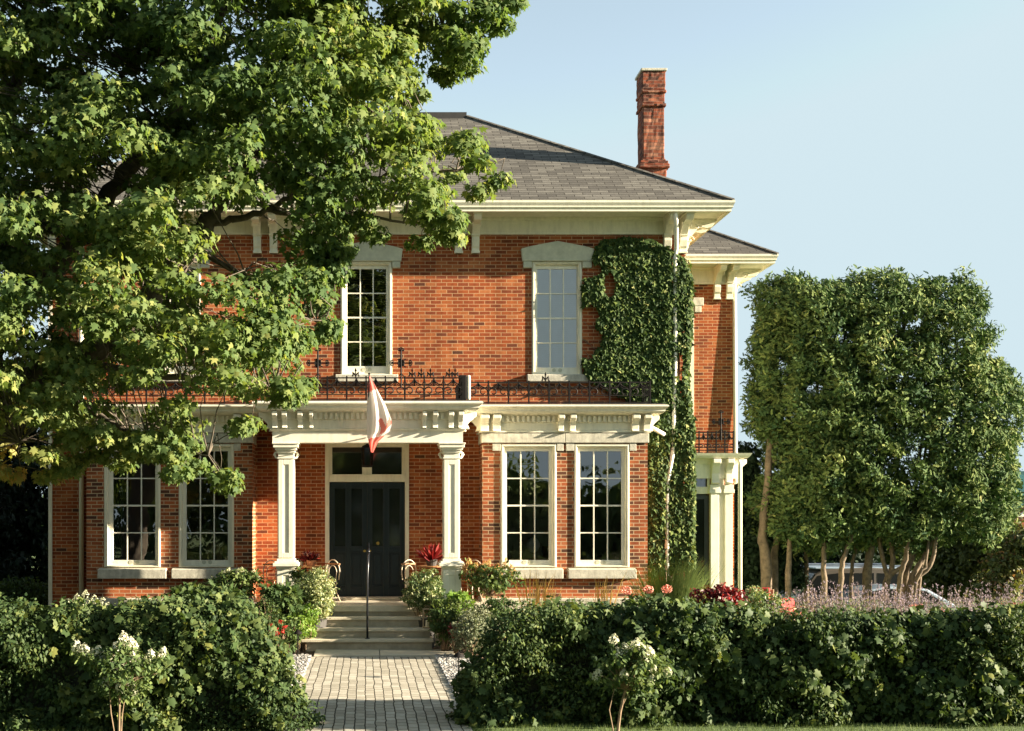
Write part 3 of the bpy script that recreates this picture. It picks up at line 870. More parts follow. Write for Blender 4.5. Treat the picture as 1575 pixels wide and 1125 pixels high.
# wing entrance
wy = WGY
we = MB()
zt = Z(697, 30.1)
we.sweep([(0, zt - .62), (.05, zt - .62), (.05, zt - .27), (.08, zt - .25), (.10, zt - .14), (.28, zt - .12), (.33, zt - .06), (.36, zt), (0, zt + .01)], XR, WX - .02, wy - .02, 38)
en = we.build('wing_entrance', M['white'], house)
en['label'] = 'cream side entrance with paired pilasters'
for a, b in ((1091, 1104), (1113, 1124.5)):
    xa, xb = X(a, wy), X(b, wy)
    MB().box(xa, xb, wy - .12, wy - .001, -.5, Z(759, wy)).box(xa - .04, xb + .04, wy - .15, wy - .001, Z(759, wy), Z(753, wy)).box(xa - .02, xb + .02, wy - .14, wy - .002, Z(753, wy) + .001, Z(746, wy)).build('pilaster', M['white'], en, bevel=.008)
    MB().prism([(wy - .07, zt - .14), (wy - .34, zt - .14), (wy - .34, zt - .24), (wy - .25, zt - .33), (wy - .17, zt - .5), (wy - .18, zt - .68), (wy - .22, zt - .74), (wy - .08, zt - .78)], 'x', xa + .01, xb - .01).build('bracket', M['white'], en, bevel=.012)
MB().prism([(WX + .0, zt - .14), (WX + .32, zt - .14), (WX + .32, zt - .24), (WX + .2, zt - .34), (WX + .14, zt - .5), (WX + .2, zt - .66), (WX + .05, zt - .76)], 'y', wy, wy + .18).build('bracket', M['white'], en, bevel=.012)
MB().box(X(1104, wy), X(1113, wy), wy - .045, wy - .002, -.5, zt - .25).box(X(1036, wy), X(1091, wy), wy - .04, wy - .0015, Z(760, wy), Z(751, wy)).build('panel', M['cream'], en)
MB().ring(X(1036, wy), X(1091, wy), Z(751, wy) + .002, Z(727, wy), .06, .06, .03, .05, wy - .03, wy - .002).build('transom_frame', M['cream'], en)
MB().add([(X(1036, wy), wy + .05, Z(751, wy)), (X(1091, wy), wy + .05, Z(751, wy)), (X(1091, wy), wy + .05, Z(727, wy)), (X(1036, wy), wy + .05, Z(727, wy))], [(0, 1, 2, 3)]).build('transom_pane', M['glass'], en)
sd = MB(); sd.ring(X(1040, wy), X(1091, wy), -.3, Z(762, wy), .1, .11, .8, .1, wy + .03, wy + .09)
sdo = sd.build('side_door', M['side_door'], house)
MB().add([(X(1040, wy), wy + .06, .3), (X(1088, wy), wy + .06, .3), (X(1088, wy), wy + .06, Z(764, wy)), (X(1040, wy), wy + .06, Z(764, wy))], [(0, 1, 2, 3)]).build('pane', M['darkglass'], sdo)
# wing window mostly behind ivy
ww = MB().ring(X(1030, wy), X(1067, wy), Z(640, wy), Z(472, wy), .1, .1, .1, .1, wy - .02, wy + .12).build('window', M['cream'], house, label='wing window mostly hidden behind the ivy')
MB().add([(X(1030, wy), wy + .09, Z(640, wy)), (X(1067, wy), wy + .09, Z(640, wy)), (X(1067, wy), wy + .09, Z(472, wy)), (X(1030, wy), wy + .09, Z(472, wy))], [(0, 1, 2, 3)]).build('pane', M['glass'], ww)
MB().box(X(1025, wy), X(1081.5, wy), wy - .06, wy + .05, Z(471, wy), Z(458.5, wy)).box(X(1068, wy), X(1078, wy), wy - .05, wy + .05, Z(481, wy), Z(471.3, wy)).build('lintel', M['stone'], ww, bevel=.01)

# chimney
ch = MB()
cx0, cx1, cy0, cy1 = X(989, 27), X(1022, 27), 27.0, 27.55
czt = Z(110, 27)
def cbox(e, z0, z1): ch.box(cx0 - e, cx1 + e, cy0 - e, cy1 + e, z0, z1)
cbox(.04, 9.6, 10.30); cbox(.10, 10.30, 10.40); cbox(.075, 10.40, 10.47); cbox(.03, 10.47, 10.52)
cbox(0, 10.52, 11.68); cbox(.035, 11.68, 11.75); cbox(0.01, 11.75, 11.98); cbox(.035, 11.98, 12.05); cbox(.02, 12.05, czt)
cho = ch.build('chimney', M['old_brick'], house, bevel=.02)
cmd = cho.modifiers.new('rough', 'SUBSURF'); cmd.subdivision_type = 'SIMPLE'; cmd.levels = cmd.render_levels = 3
tex = bpy.data.textures.new('chimney_rough', 'CLOUDS'); tex.noise_scale = .09
dm_ = cho.modifiers.new('worn', 'DISPLACE'); dm_.texture = tex; dm_.strength = .03; dm_.mid_level = .5; dm_.texture_coords = 'GLOBAL'
MB().box(cx0 - .05, cx1 + .05, cy0 - .05, cy1 + .05, czt + .003, czt + .06).build('chimney_cap', M['stone'], cho, bevel=.01)

# downpipes
dp = MB(); yy = WY - .13
dp.tube([(X(1041, 25.2), 25.32, 8.93), (X(1041, 25.3), 25.36, 8.75), (X(1038, WY), yy, 8.30), (X(1036, WY), yy, 8.1), (X(1036, WY), yy, 6.0), (X(1033, WY), yy, 4.0), (X(1024, WY), yy, 3.3), (X(1023, WY), yy, 0.6)], .05, 8)
dp.build('downpipe', M['white'], house, smooth=True, label='white downpipe rising through the ivy')
dp = MB().tube([(X(1131.5, 30.4), 30.5, 8.6), (X(1131.5, 30.4), 30.42, 4.2), (X(1134.5, 30.4), 30.2, 3.9), (X(1134.5, 30.4), 30.2, -.6)], .05, 8).build('downpipe', M['cream'], house, smooth=True, label='cream downpipe at the wing corner')
MB().tube([(X(126.5, WY), WY - .07, 8.5), (X(126.5, WY), WY - .07, .5)], .055, 8).build('downpipe', M['cream'], house, smooth=True, label='cream downpipe in the shaded corner by the left bay')
MB().box(XL - .03, XL + .05, WY - .03, WY - .002, .5, 8.6).build('corner_board', M['cream'], house)
MB().tube([(X(1003, 25.3), 25.5, Z(655, 25.3)), (X(1022, 25.7), 25.75, Z(668, 25.7))], .045, 8).build('gutter_spout', M['white'], house, smooth=True)

# ---- iron cresting
def arc(cx, cz, r, a0, a1, y, n=8, r1=None):
    r1 = r if r1 is None else r1
    return [(cx + (r + (r1 - r) * i / n) * math.cos(a0 + (a1 - a0) * i / n), y, cz + (r + (r1 - r) * i / n) * math.sin(a0 + (a1 - a0) * i / n)) for i in range(n + 1)]
def railing(x0, x1, y, zb, zm, zt, label, npan, ret=None):
    mb = MB(); w = (x1 - x0) / npan; t = .0135
    mb.box(x0, x1, y - .011, y + .011, zt - .018, zt + .006)
    mb.box(x0, x1, y - .009, y + .009, zm - .010, zm + .008)
    mb.box(x0, x1, y - .010, y + .010, zb + .0, zb + .018)
    hu = zt - zm
    for i in range(npan + 1):
        x = x0 + i * w
        mb.box(x - .015, x + .015, y - .013, y + .013, zb - .06, zt + .03)
    for i in range(npan):
        x = x0 + i * w; c = x + w / 2
        hl = hu * .55
        zc = zm + hl * .5
        # intersecting arches
        mb.tube(arc(x, zm + hl, w * .5, 0, math.pi / 2, y)[:9] if False else [(x + w * .5 * math.sin(a), y, zm + hl + (hu - hl) * (1 - math.cos(a))) for a in np.linspace(0, math.pi / 2, 6)], t, 4)
        mb.tube([(x + w - w * .5 * math.sin(a), y, zm + hl + (hu - hl) * (1 - math.cos(a))) for a in np.linspace(0, math.pi / 2, 6)], t, 4)
        mb.tube([(x + w * .25 + w * .25 * math.cos(a), y, zt - .01 - (hu - hl) * 1.0 * math.sin(a)) for a in np.linspace(0, math.pi, 8)], t * .8, 4)
        mb.tube([(x + w * .75 + w * .25 * math.cos(a), y, zt - .01 - (hu - hl) * 1.0 * math.sin(a)) for a in np.linspace(0, math.pi, 8)], t * .8, 4)
        mb.tube([(c, y, zt), (c, y, zm + hl * .9)], [t * .7, t * 1.6], 4)
        rr = min(w * .24, hl * .62)
        for s in (-1, 1):
            mb.tube([(c + s * w * .25 + s * (rr * (1 - a / 9)) * math.cos(a), y, zm + rr * .75 + rr * (1 - a / 9) * math.sin(a)) for a in np.linspace(-.6, 5.6, 13)], t, 4)
        mb.tube([(x, y, zm + hl), (x + w, y, zm + hl)], t * .6, 4)
    if ret:
        for xx in ret:
            mb.box(xx - .008, xx + .008, y, WY, zt - .012, zt + .006); mb.box(xx - .007, xx + .007, y, WY, zm - .006, zm + .006); mb.box(xx - .01, xx + .01, y, WY, zb, zb + .018)
            yy = y + .2
            while yy < WY: mb.box(xx - .009, xx + .009, yy - .009, yy + .009, zb - .05, zt + .02); yy += .16
    return mb.build('roof_railing', M['iron'], house, label=label)
def spear(x, y, z, parent, s=1.0):
    mb = MB().tube([(x, y, z), (x, y, z + .15 * s)], [.013, .012], 4)
    mb.tube([(x, y, z + .12 * s), (x, y, z + .15 * s), (x, y, z + .20 * s)], [.012, .026, .003], 4)
    for k in (-1, 1):
        mb.tube([(x, y, z + .04 * s), (x + k * .03 * s, y, z + .09 * s), (x + k * .055 * s, y, z + .12 * s), (x + k * .05 * s, y, z + .06 * s), (x + k * .07 * s, y, z + .03 * s)], .015, 4)
    return mb.build('spear_finial', M['iron'], parent)
def cross(x, y, z, parent, h=.55):
    mb = MB().tube([(x, y, z - .2), (x, y, z + h)], .018, 5)
    zc = z + h * .52
    for r in (.06, .035): mb.tube(arc(x, zc, r, 0, 2 * math.pi, y, 12), .015, 4)
    for dx, dz in ((1, 0), (-1, 0), (0, 1)):
        L = .20 if dx else h * .48
        mb.tube([(x, y, zc), (x + dx * L, y, zc + dz * L)], .015, 4)
        ex, ezz = x + dx * L, zc + dz * L
        for q in (-1, 0, 1):
            ox = q * .035 if dz else dx * .02 * (q == 0) - dx * .02; oz = q * .035 if dx else .02 * (q == 0)
            mb.tube(arc(ex + ox, ezz + oz, .022, 0, 2 * math.pi, y, 7), .013, 4)
    for a in (45, 135, 225, 315):
        ca, sa = math.cos(R(a)), math.sin(R(a))
        mb.tube([(x + .05 * ca, y, zc + .05 * sa), (x + .1 * ca, y, zc + .1 * sa), (x + .08 * ca + .04, y, zc + .11 * sa)], .013, 4)
    mb.tube([(x - .05, y, z + .02), (x, y, z + .09), (x + .05, y, z + .02)], .015, 4)
    return mb.build('cross_finial', M['iron'], parent)
ry = 24.05
zt_, zm_, zb_ = Z(581, ry), Z(607, ry), ptop + .06
rp = railing(X(414, ry), X(712, ry), ry, zb_, zm_, zt_, 'iron cresting on the porch roof', 10, ret=(X(414, ry), X(712, ry)))
for px in (489, 617): cross(X(px, ry), ry, zt_, rp)
for px in (547, 634, 648, 662, 691, 700): spear(X(px, ry), ry, zt_ - .01, rp, 1.0)
ry = 25.12; zt_, zm_, zb_ = Z(588, ry), Z(607, ry), bayR[3] + .07
rb = railing(X(720, ry), X(1000, ry), ry, zb_, zm_ - .02, zt_, 'iron cresting on the right bay roof', 9, ret=(X(1000, ry),))
spear(X(839, ry), ry, zt_ - .01, rb, 1.1)
rb = railing(X(135, ry), X(405, ry), ry, zb_, zm_ - .02, zt_, 'iron cresting on the left bay roof behind the maple', 9, ret=(X(135, ry),))
spear(X(290, ry), ry, zt_ - .01, rb, 1.1)
ry = 30.2; z0 = zt + .06
rw = railing(X(1062, ry), X(1128, ry), ry, z0, z0 + .08, Z(665, ry), 'iron cresting over the side entrance', 5)
cross(X(1109, ry), ry, Z(665, ry), rw, .5)
# the pale-edged box at the porch roof corner
fb = MB().box(X(706, 24.1), X(718, 24.1), 24.1, 24.2, ptop + .06, Z(577, 24.1)).build('roof_box', M['iron'], house, bevel=.02)
MB().box(X(718.3, 24.1), X(724, 24.1), 24.1, 24.2, ptop + .06, Z(577, 24.1)).build('end_panel', M['white'], fb, bevel=.03)

# ------------------------------------------------------------------ porch things
# hanging lantern
lt = thing('porch_lantern', 'dark iron lantern hanging in front of the fanlight over the door', 'lantern', (X(565, 25), 25.0, zb0 + .1))
lx, lz = X(565, 25), Z(719, 25)
a = MB(); a.tube([(lx, 25, zb0 + .12), (lx, 25, lz + .44)], .01, 5)
a.lathe([(.13, .40), (.10, .44), (.03, .47), (.012, .5)], (lx, 25, lz), 6); a.lathe([(.10, 0), (.12, .02), (.12, .04)], (lx, 25, lz), 6)
for k in range(6):
    an = k * math.pi / 3
    a.tube([(lx + .11 * math.cos(an), 25 + .11 * math.sin(an), lz + .03), (lx + .125 * math.cos(an), 25 + .125 * math.sin(an), lz + .41)], .011, 4)
a.build('frame', M['iron'], lt)
MB().lathe([(.10, .04), (.115, .40)], (lx, 25, lz), 6).build('glass', M['darkglass'], lt)
MB().tube([(lx, 25, lz + .04), (lx, 25, lz + .2)], .014, 6).build('candle', M['candle'], lt)

# flag
FM = [plain('flag_white', (0.84, 0.74, 0.68), 0.8, 0.03, 6), plain('flag_red', (0.70, 0.17, 0.14), 0.8, 0.05, 6)]
for m_, tc_ in zip(FM, ((0.9, 0.86, 0.8), (0.85, 0.30, 0.24))):
    n_ = m_.node_tree; tr_ = n_.nodes.new('ShaderNodeBsdfTranslucent'); tr_.inputs[0].default_value = (*tc_, 1)
    mx_ = n_.nodes.new('ShaderNodeMixShader'); mx_.inputs[0].default_value = .45
    n_.links.new(n_.nodes['Principled BSDF'].outputs[0], mx_.inputs[1]); n_.links.new(tr_.outputs[0], mx_.inputs[2]); n_.links.new(mx_.outputs[0], n_.nodes['Material Output'].inputs['Surface'])
ft = thing('flag', 'white and red cloth flag hanging limp from a pole over the porch steps', 'flag', (X(566, 23.95), 23.95, Z(668, 23.95)))
tip = (X(567.8, 22.95), 22.95, Z(577, 22.95)); bs = (X(566, 23.95), 23.80, Z(660, 23.95))
MB().tube([(bs[0], 24.19, bs[2] - .15), bs, tip], .013, 8).lathe([(0, 0), (.024, .015), (.024, .03), (0, .045)], tip, 8).build('pole', M['iron'], ft, smooth=True)
rows, cols = 70, 30
L_ = [(577, 567), (590, 566), (620, 564.5), (650, 563.5), (665, 564.5), (680, 567), (696, 570.5)]
R_ = [(577, 569), (600, 581), (625, 594), (645, 602), (655, 603), (664, 601), (670, 592), (680, 581), (696, 574)]
def lerp(tab, y): return float(np.interp(y, [t[0] for t in tab], [t[1] for t in tab]))
fmesh = MB()
vs = []
for i in range(rows + 1):
    t = i / rows; py = 577 + 119 * t
    Yd = 22.95 + .75 * min(1, t * 1.3)
    l, r = lerp(L_, py), lerp(R_, py)
    for j in range(cols + 1):
        u = j / cols
        dep = math.sin(u * 9 + t * 2.4) * .05 * min(1, t * 4) + math.sin(u * 21 + t * 5) * .014 * min(1, t * 3) + u * .1
        vs.append((X(l + (r - l) * u, Yd), Yd + dep, Z(py, Yd)))
fs = []; mi = []
leafp = [(.45, .58), (.62, .55), (.75, .66), (.95, .52), (1.0, .62), (.72, .74), (.60, .78), (.56, .68)]
for i in range(rows):
    for j in range(cols):
        t = (i + .5) / rows; u = (j + .5) / cols
        fs.append((i * (cols + 1) + j, (i + 1) * (cols + 1) + j, (i + 1) * (cols + 1) + j + 1, i * (cols + 1) + j + 1))
        red = (t < .23 - .06 * u) or (t > .83 - .05 * u) or bool(inside(leafp, np.array([[u, t]]))[0])
        mi.append(1 if red else 0)
fmesh.v = vs; fmesh.f = fs; fmesh.mi = mi
fmesh.build('cloth', FM, ft, smooth=True)

# candle lantern on the step
ct = thing('candle_lantern', 'small square wooden candle lantern on the right end of the steps', 'lantern', (X(657, 23.6), 23.6, .426))
x0, x1 = X(650.5, 23.55), X(664.5, 23.55)
z0, z1 = .427, Z(938, 23.55)
a = MB()
for xx in (x0, x1 - .018):
    for yy in (23.52, 23.52 + .16): a.box(xx, xx + .018, yy, yy + .018, z0, z1)
a.box(x0 - .005, x1 + .005, 23.515, 23.703, z0 - .0, z0 + .015).box(x0 - .005, x1 + .005, 23.515, 23.703, z1 + .001, z1 + .02)
a.tube([(.5 * (x0 + x1) + .05 * math.cos(q), 23.61, z1 + .02 + .05 * math.sin(q)) for q in np.linspace(0, math.pi, 8)], .006, 4)
a.build('frame', M['paletimber'], ct)
MB().lathe([(.035, 0), (.035, .13), (.01, .135)], (.5 * (x0 + x1), 23.61, z0 + .016), 12).build('candle', M['candle'], ct)

# bistro chairs and tables
chair_mat = plain('cream_metal', (0.62, 0.50, 0.36), 0.4, 0.1, 8)
def bistro_chair(loc, rz, label):
    t = thing('bistro_chair', label, 'chair', (0, 0, 0), 'bistro chairs on the porch')
    fr = MB()
    hoop = [(-.19, .17, .45)] + [(-.19 * math.cos(a), .20, .62 + .24 * math.sin(a)) for a in np.linspace(0, math.pi, 12)] + [(.19, .17, .45)]
    fr.tube(hoop, .011, 6)
    hoop2 = [(-.10, .18, .45)] + [(-.11 * math.cos(a), .195, .60 + .14 * math.sin(a)) for a in np.linspace(0, math.pi, 9)] + [(.10, .18, .45)]
    fr.tube(hoop2, .008, 6)
    fr.build('back_frame', chair_mat, t, smooth=True)
    MB().lathe([(.19, 0), (.20, .012), (.19, .025)], (0, 0, .44), 18).build('seat', M['wood'], t)
    MB().box(-.2, .2, .185, .205, .76, .79).build('back_slat', M['wood'], t)
    for sx in (-1, 1):
        for sy in (-1, 1):
            MB().tube([(sx * .15, sy * .15, .44), (sx * .13, sy * .13, .25), (sx * .20, sy * .21, .0)], .010, 6).build('leg', chair_mat, t, smooth=True)
    t.location = loc; t.rotation_euler = (0, 0, rz)
    return t
bistro_chair((X(425, 25), 25.0, PZ), R(38), 'cream metal bistro chair behind the left column')
bistro_chair((X(502, 25.2), 25.25, PZ), R(-40), 'cream metal bistro chair between the left planter and the dark door')
bistro_chair((X(638, 25.2), 25.25, PZ), R(35), 'cream metal bistro chair right of the dark door, beside the red-leaved plant')
bistro_chair((X(722, 25.2), 25.1, PZ), R(-35), 'cream metal bistro chair behind the right column')
def table(px, label):
    t = thing('bistro_table', label, 'table', (X(px, 25.1), 25.1, PZ), 'bistro tables on the porch')
    c = (X(px, 25.1), 25.1, PZ)
    MB().lathe([(.30, .72), (.31, .73), (.31, .745), (.30, .75)], c, 24).build('tabletop', M['wood'], t)
    MB().tube([(c[0], c[1], PZ + .02), (c[0], c[1], PZ + .72)], .02, 8).lathe([(.2, 0), (.19, .02), (.03, .04)], c, 14).build('pedestal', M['iron'], t)
    return t
table(470, 'round wooden bistro table with glasses and flowers, left of the door')
table(665, 'round wooden bistro table with a red-leaved plant, right of the door')
gl = thing('drinking_glasses', 'clear tall tumblers standing on the left porch table', 'glasses', (X(456, 25), 24.9, PZ + .75))
for k, px in enumerate((455, 459, 464)):
    MB().lathe([(.028, 0), (.036, .15), (.034, .15), (.026, .01)], (X(px, 24.9), 24.9 + .05 * k, PZ + .752), 12).build('tumbler', M['glass'], gl)

# ------------------------------------------------------------------ things seen through the windows
def sideboard(x0, x1, z, label):
    t = thing('sideboard', label, 'sideboard', ((x0 + x1) / 2, 25.9, .9))
    MB().box(x0, x1, 25.7, 26.1, z - .04, z).build('top', M['wood'], t)
    MB().box(x0 + .03, x1 - .03, 25.73, 26.07, z - .3, z - .041).build('drawer', M['wood'], t)
    for xx in (x0 + .05, x1 - .1):
        for yy in (25.74, 26.0): MB().box(xx, xx + .05, yy, yy + .05, .9, z - .301).build('leg', M['wood'], t)
sideboard(3.05, 4.05, 1.70, 'dark wooden sideboard inside the right bay, under a round white lamp')
sideboard(-3.85, -2.95, 1.60, 'dark wooden sideboard inside the left bay, under upright books')
tl = thing('table_lamp', 'round white lamp glimpsed through the left window of the right bay', 'lamp', (3.56, 25.85, 1.70))
MB().lathe([(.03, .12), (.10, .16), (.14, .25), (.14, .31), (.10, .40), (.03, .44)], (3.56, 25.82, 1.70), 16).build('lamp_shade', M['white'], tl, smooth=True)
MB().lathe([(.07, 0), (.06, .02), (.015, .04), (.015, .13)], (3.56, 25.82, 1.70), 12).build('base', M['gold'], tl)
bw = thing('stacked_bowls', 'yellow bowls stacked beside the round lamp in the right bay', 'bowls', (3.83, 25.85, 1.70))
for k in range(4): MB().lathe([(.05, 0), (.09, .06), (.085, .06), (.04, .01)], (3.83, 25.85, 1.701 + k * .065), 14).build('bowl', M['gold'], bw)
for k, (px, hgt) in enumerate(((318, .42), (325, .45), (333, .40), (338, .36))):
    xx = X(px, 25.8)
    o = MB().box(xx, xx + .06, 25.76, 25.94, 1.601, 1.60 + hgt).build('book', M['paletimber'], None, bevel=.006)
    tag(o, ['tall pale book, leftmost of the upright books in the left bay', 'tallest pale book, second from left of the upright books in the left bay', 'pale book, third from left of the upright books in the left bay', 'shortest pale book, rightmost of the upright books in the left bay'][k], 'book', 'upright books in the left bay')
cu = thing('curtain', 'grey patterned curtain hanging inside the leftmost bay window', 'curtain', (X(180, 25.7), 25.7, 4.0))
cm = MB(); n = 24
for i in range(n):
    xa = X(172, 25.7) + .24 * i / n; xb = X(172, 25.7) + .24 * (i + 1) / n
    ya = 25.7 + .03 * math.sin(i * 1.1); yb = 25.7 + .03 * math.sin((i + 1) * 1.1)
    cm.add([(xa, ya, 1.2), (xb, yb, 1.2), (xb, yb, 4.0), (xa, ya, 4.0)], [(0, 1, 2, 3)])
cm.build('drape', plain('grey_curtain', (.25, .27, .26), .9, .5, 25), cu, smooth=True)
#@@PLANTS
GRAPE = mirror([(0, 0), (0.24, -0.12), (0.50, 0.12), (0.36, 0.34), (0.48, 0.62), (0.20, 0.66), (0, 1.0)], 0.25, 0.25)
SPRAY = mirror([(0, 0), (0.05, 0.10), (0.26, 0.34), (0.08, 0.34), (0.24, 0.62), (0.06, 0.60), (0.14, 0.82), (0, 1.0)], 0.12, 0.25)
# ------------------------------------------------------------------ foliage materials
M['maple'] = leaf_mat('maple_leaf', [(0, (0.055, 0.100, 0.042)), (0.35, (0.098, 0.153, 0.050)), (0.62, (0.178, 0.225, 0.070)), (0.85, (0.35, 0.34, 0.11)), (1.0, (0.48, 0.32, 0.10))], 0.6, 0.45, 0.12)
M['hedgeleaf'] = leaf_mat('hedge_leaf', [(0, (0.024, 0.046, 0.018)), (0.5, (0.052, 0.084, 0.028)), (0.85, (0.12, 0.15, 0.046)), (1, (0.16, 0.17, 0.045))], 0.55, 0.25, 0.12)
M['lusher'] = leaf_mat('lush_leaf', [(0, (0.035, 0.065, 0.022)), (0.5, (0.065, 0.105, 0.035)), (1, (0.15, 0.19, 0.06))], 0.6, 0.25, 0.12)
M['ivyleaf'] = leaf_mat('ivy_leaf', [(0, (0.024, 0.048, 0.016)), (0.5, (0.056, 0.092, 0.026)), (0.85, (0.15, 0.19, 0.05)), (1, (0.30, 0.30, 0.11))], 0.6, 0.2, 0.1)
M['cedar'] = leaf_mat('cedar_spray', [(0, (0.034, 0.070, 0.028)), (0.5, (0.094, 0.138, 0.042)), (0.9, (0.22, 0.25, 0.075)), (1, (0.20, 0.19, 0.07))], 0.75, 0.07, 0.1, (0.7, 1.15, 0.5))
M['darkconifer'] = leaf_mat('dark_conifer', [(0, (0.008, 0.020, 0.012)), (1, (0.022, 0.042, 0.020))], 0.7, 0.1, 0.2)
M['olive'] = leaf_mat('olive_foliage', [(0, (0.05, 0.07, 0.018)), (0.6, (0.10, 0.12, 0.035)), (0.9, (0.17, 0.16, 0.05)), (1, (0.24, 0.12, 0.06))], 0.55, 0.3, 0.3)
M['variegated'] = leaf_mat('variegated_leaf', [(0, (0.04, 0.085, 0.025)), (0.4, (0.10, 0.15, 0.05)), (0.6, (0.30, 0.34, 0.16)), (1, (0.52, 0.50, 0.28))], 0.5, 0.25, 0.3)
M['lime'] = leaf_mat('lime_leaf', [(0, (0.10, 0.19, 0.03)), (1, (0.26, 0.36, 0.06))], 0.5, 0.35, 0.3)
M['silver'] = leaf_mat('silver_leaf', [(0, (0.10, 0.13, 0.07)), (1, (0.30, 0.31, 0.20))], 0.7, 0.2, 0.2)
M['redleaf'] = leaf_mat('burgundy_leaf', [(0, (0.05, 0.012, 0.014)), (0.6, (0.14, 0.018, 0.020)), (1, (0.34, 0.05, 0.04))], 0.4, 0.35, 0.4, (1.4, .6, .5))
M['grassy'] = leaf_mat('grass_blade', [(0, (0.06, 0.11, 0.025)), (1, (0.17, 0.22, 0.06))], 0.6, 0.3, 0.2)
M['straw'] = leaf_mat('straw_blade', [(0, (0.45, 0.28, 0.08)), (1, (0.65, 0.45, 0.16))], 0.7, 0.3, 0.2)
M['sage'] = leaf_mat('sage_spike', [(0, (0.13, 0.14, 0.08)), (0.5, (0.25, 0.20, 0.21)), (1, (0.42, 0.33, 0.38))], 0.8, 0.3, 0.1, (1, 1, 1))
M['whitebloom'] = leaf_mat('white_bloom', [(0, (0.55, 0.56, 0.34)), (1, (0.82, 0.80, 0.66))], 0.8, 0.3, 0.1, (1, 1, .9))
M['peachbloom'] = leaf_mat('peach_bloom', [(0, (0.50, 0.42, 0.14)), (0.6, (0.62, 0.40, 0.16)), (1, (0.70, 0.36, 0.20))], 0.8, 0.3, 0.1, (1, 1, .8))
M['pinkbloom'] = leaf_mat('pink_bloom', [(0, (0.75, 0.22, 0.17)), (1, (0.85, 0.48, 0.36))], 0.7, 0.25, 0.1, (1, .9, .8))
M['redbloom'] = leaf_mat('red_bloom', [(0, (0.40, 0.01, 0.012)), (1, (0.68, 0.05, 0.04))], 0.5, 0.25, 0.2, (1, .7, .7))

def tmix(n, base, spread): return np.clip(base + rng.normal(size=n) * spread, 0, 1)

def twigs(mb, cc, limb_pts, limb_r, r0=.02, seg=4, sag=.12):
    LP = np.array(limb_pts)
    for c in cc:
        d = np.linalg.norm(LP - c, axis=1)
        # prefer attachment points that lie lower and inward than the clump
        d = d + np.maximum(0, LP[:, 2] - c[2]) * .6
        a = LP[int(np.argmin(d))]
        m = (a + c) / 2 + rng.normal(size=3) * .12 + np.array([0, 0, sag])
        L = np.linalg.norm(c - a)
        mb.tube([a, a * .6 + m * .4 + rng.normal(size=3) * .03, m, c * .6 + m * .4 + rng.normal(size=3) * .03, c], [r0 * min(1.6, .6 + L * .4), r0 * .8, r0 * .6, r0 * .4, r0 * .2], seg, cap=False)

def limb_samples(paths):
    out = []
    for pts, r in paths:
        P = [np.array(p, float) for p in pts]
        for a, b in zip(P[:-1], P[1:]):
            for t in np.linspace(0, 1, 6): out.append(a * (1 - t) + b * t)
    return out

def smooth_path(pts, k=5):
    P = [Vector(p) for p in pts]
    if len(P) < 3: return P
    out = []
    for i in range(len(P) - 1):
        p0 = P[max(i - 1, 0)]; p1 = P[i]; p2 = P[i + 1]; p3 = P[min(i + 2, len(P) - 1)]
        for j in range(k):
            t = j / k
            out.append(.5 * ((2 * p1) + (-p0 + p2) * t + (2 * p0 - 5 * p1 + 4 * p2 - p3) * t * t + (-p0 + 3 * p1 - 3 * p2 + p3) * t ** 3))
    out.append(P[-1]); return out
def limb(mb, pts, ra, rb, seg=10, wob=.02):
    P = smooth_path(pts); n = len(P)
    rs = [(ra + (rb - ra) * i / (n - 1)) * (1 + .06 * math.sin(i * 1.7)) for i in range(n)]
    P = [p + Vector(rng.normal(size=3) * wob * (0 < i < n - 1)) for i, p in enumerate(P)]
    mb.tube(P, rs, seg)

# ------------------------------------------------------------------ the big maple
MY = 16.5
mt = thing('maple_tree', 'large spreading green maple overhanging the left half of the house', 'tree', (X(-95, 18), 18.0, 0))
out = [(-190, -190), (800, -190), (790, 15), (762, 42), (735, 58), (712, 78), (735, 88), (730, 118), (700, 122), (668, 100), (645, 122), (640, 170), (655, 205), (690, 215), (735, 232), (782, 258),
       (772, 282), (735, 294), (700, 292), (668, 288), (682, 318), (710, 350), (700, 372), (645, 386), (590, 362), (535, 372), (522, 400), (520, 440), (490, 470), (532, 500), (528, 518), (492, 520), (478, 545), (482, 600), (474, 640),
       (430, 662), (385, 668), (345, 650), (330, 690), (362, 718), (352, 752), (320, 712), (292, 748), (262, 742), (222, 700), (180, 728), (150, 690), (128, 700), (92, 742), (60, 730), (0, 728), (-190, 730)]
mpoly = world_poly(out, MY)
cc, dd = body_points(mpoly, 1650, MY, 2.3, 1.2, .62)
# open places where roof, eaves and wall show through
gaps = [(572, 392, 26), (230, 604, 22), (196, 640, 16), (318, 628, 18), (430, 395, 16), (320, 365, 22), (285, 400, 20), (262, 345, 14), (168, 285, 18), (205, 262, 26), (152, 305, 20), (425, 325, 34), (380, 345, 30), (345, 392, 28), (240, 468, 22), (200, 430, 18), (300, 330, 16), (385, 400, 20), (395, 240, 12), (60, 500, 12), (20, 250, 14), (290, 585, 22), (260, 570, 16), (345, 640, 10), (455, 470, 12), (130, 420, 12), (10, 440, 10), (510, 185, 9), (590, 250, 9), (230, 620, 18), (180, 560, 12)]
px = cc[:, 0] * F / cc[:, 1] + VX; py = VY - (cc[:, 2] - CH) * F / cc[:, 1]
keep = np.ones(len(cc), bool)
for gx, gy, gr in gaps: keep &= (px - gx) ** 2 + (py - gy) ** 2 > (gr * .8 + 12) ** 2
low = (py > 655) & (px > 170) & (rng.random(len(cc)) < .35); keep &= ~low
keep &= ~((px > 395) & (py > 610) & (py < 700) & (rng.random(len(cc)) < .5))
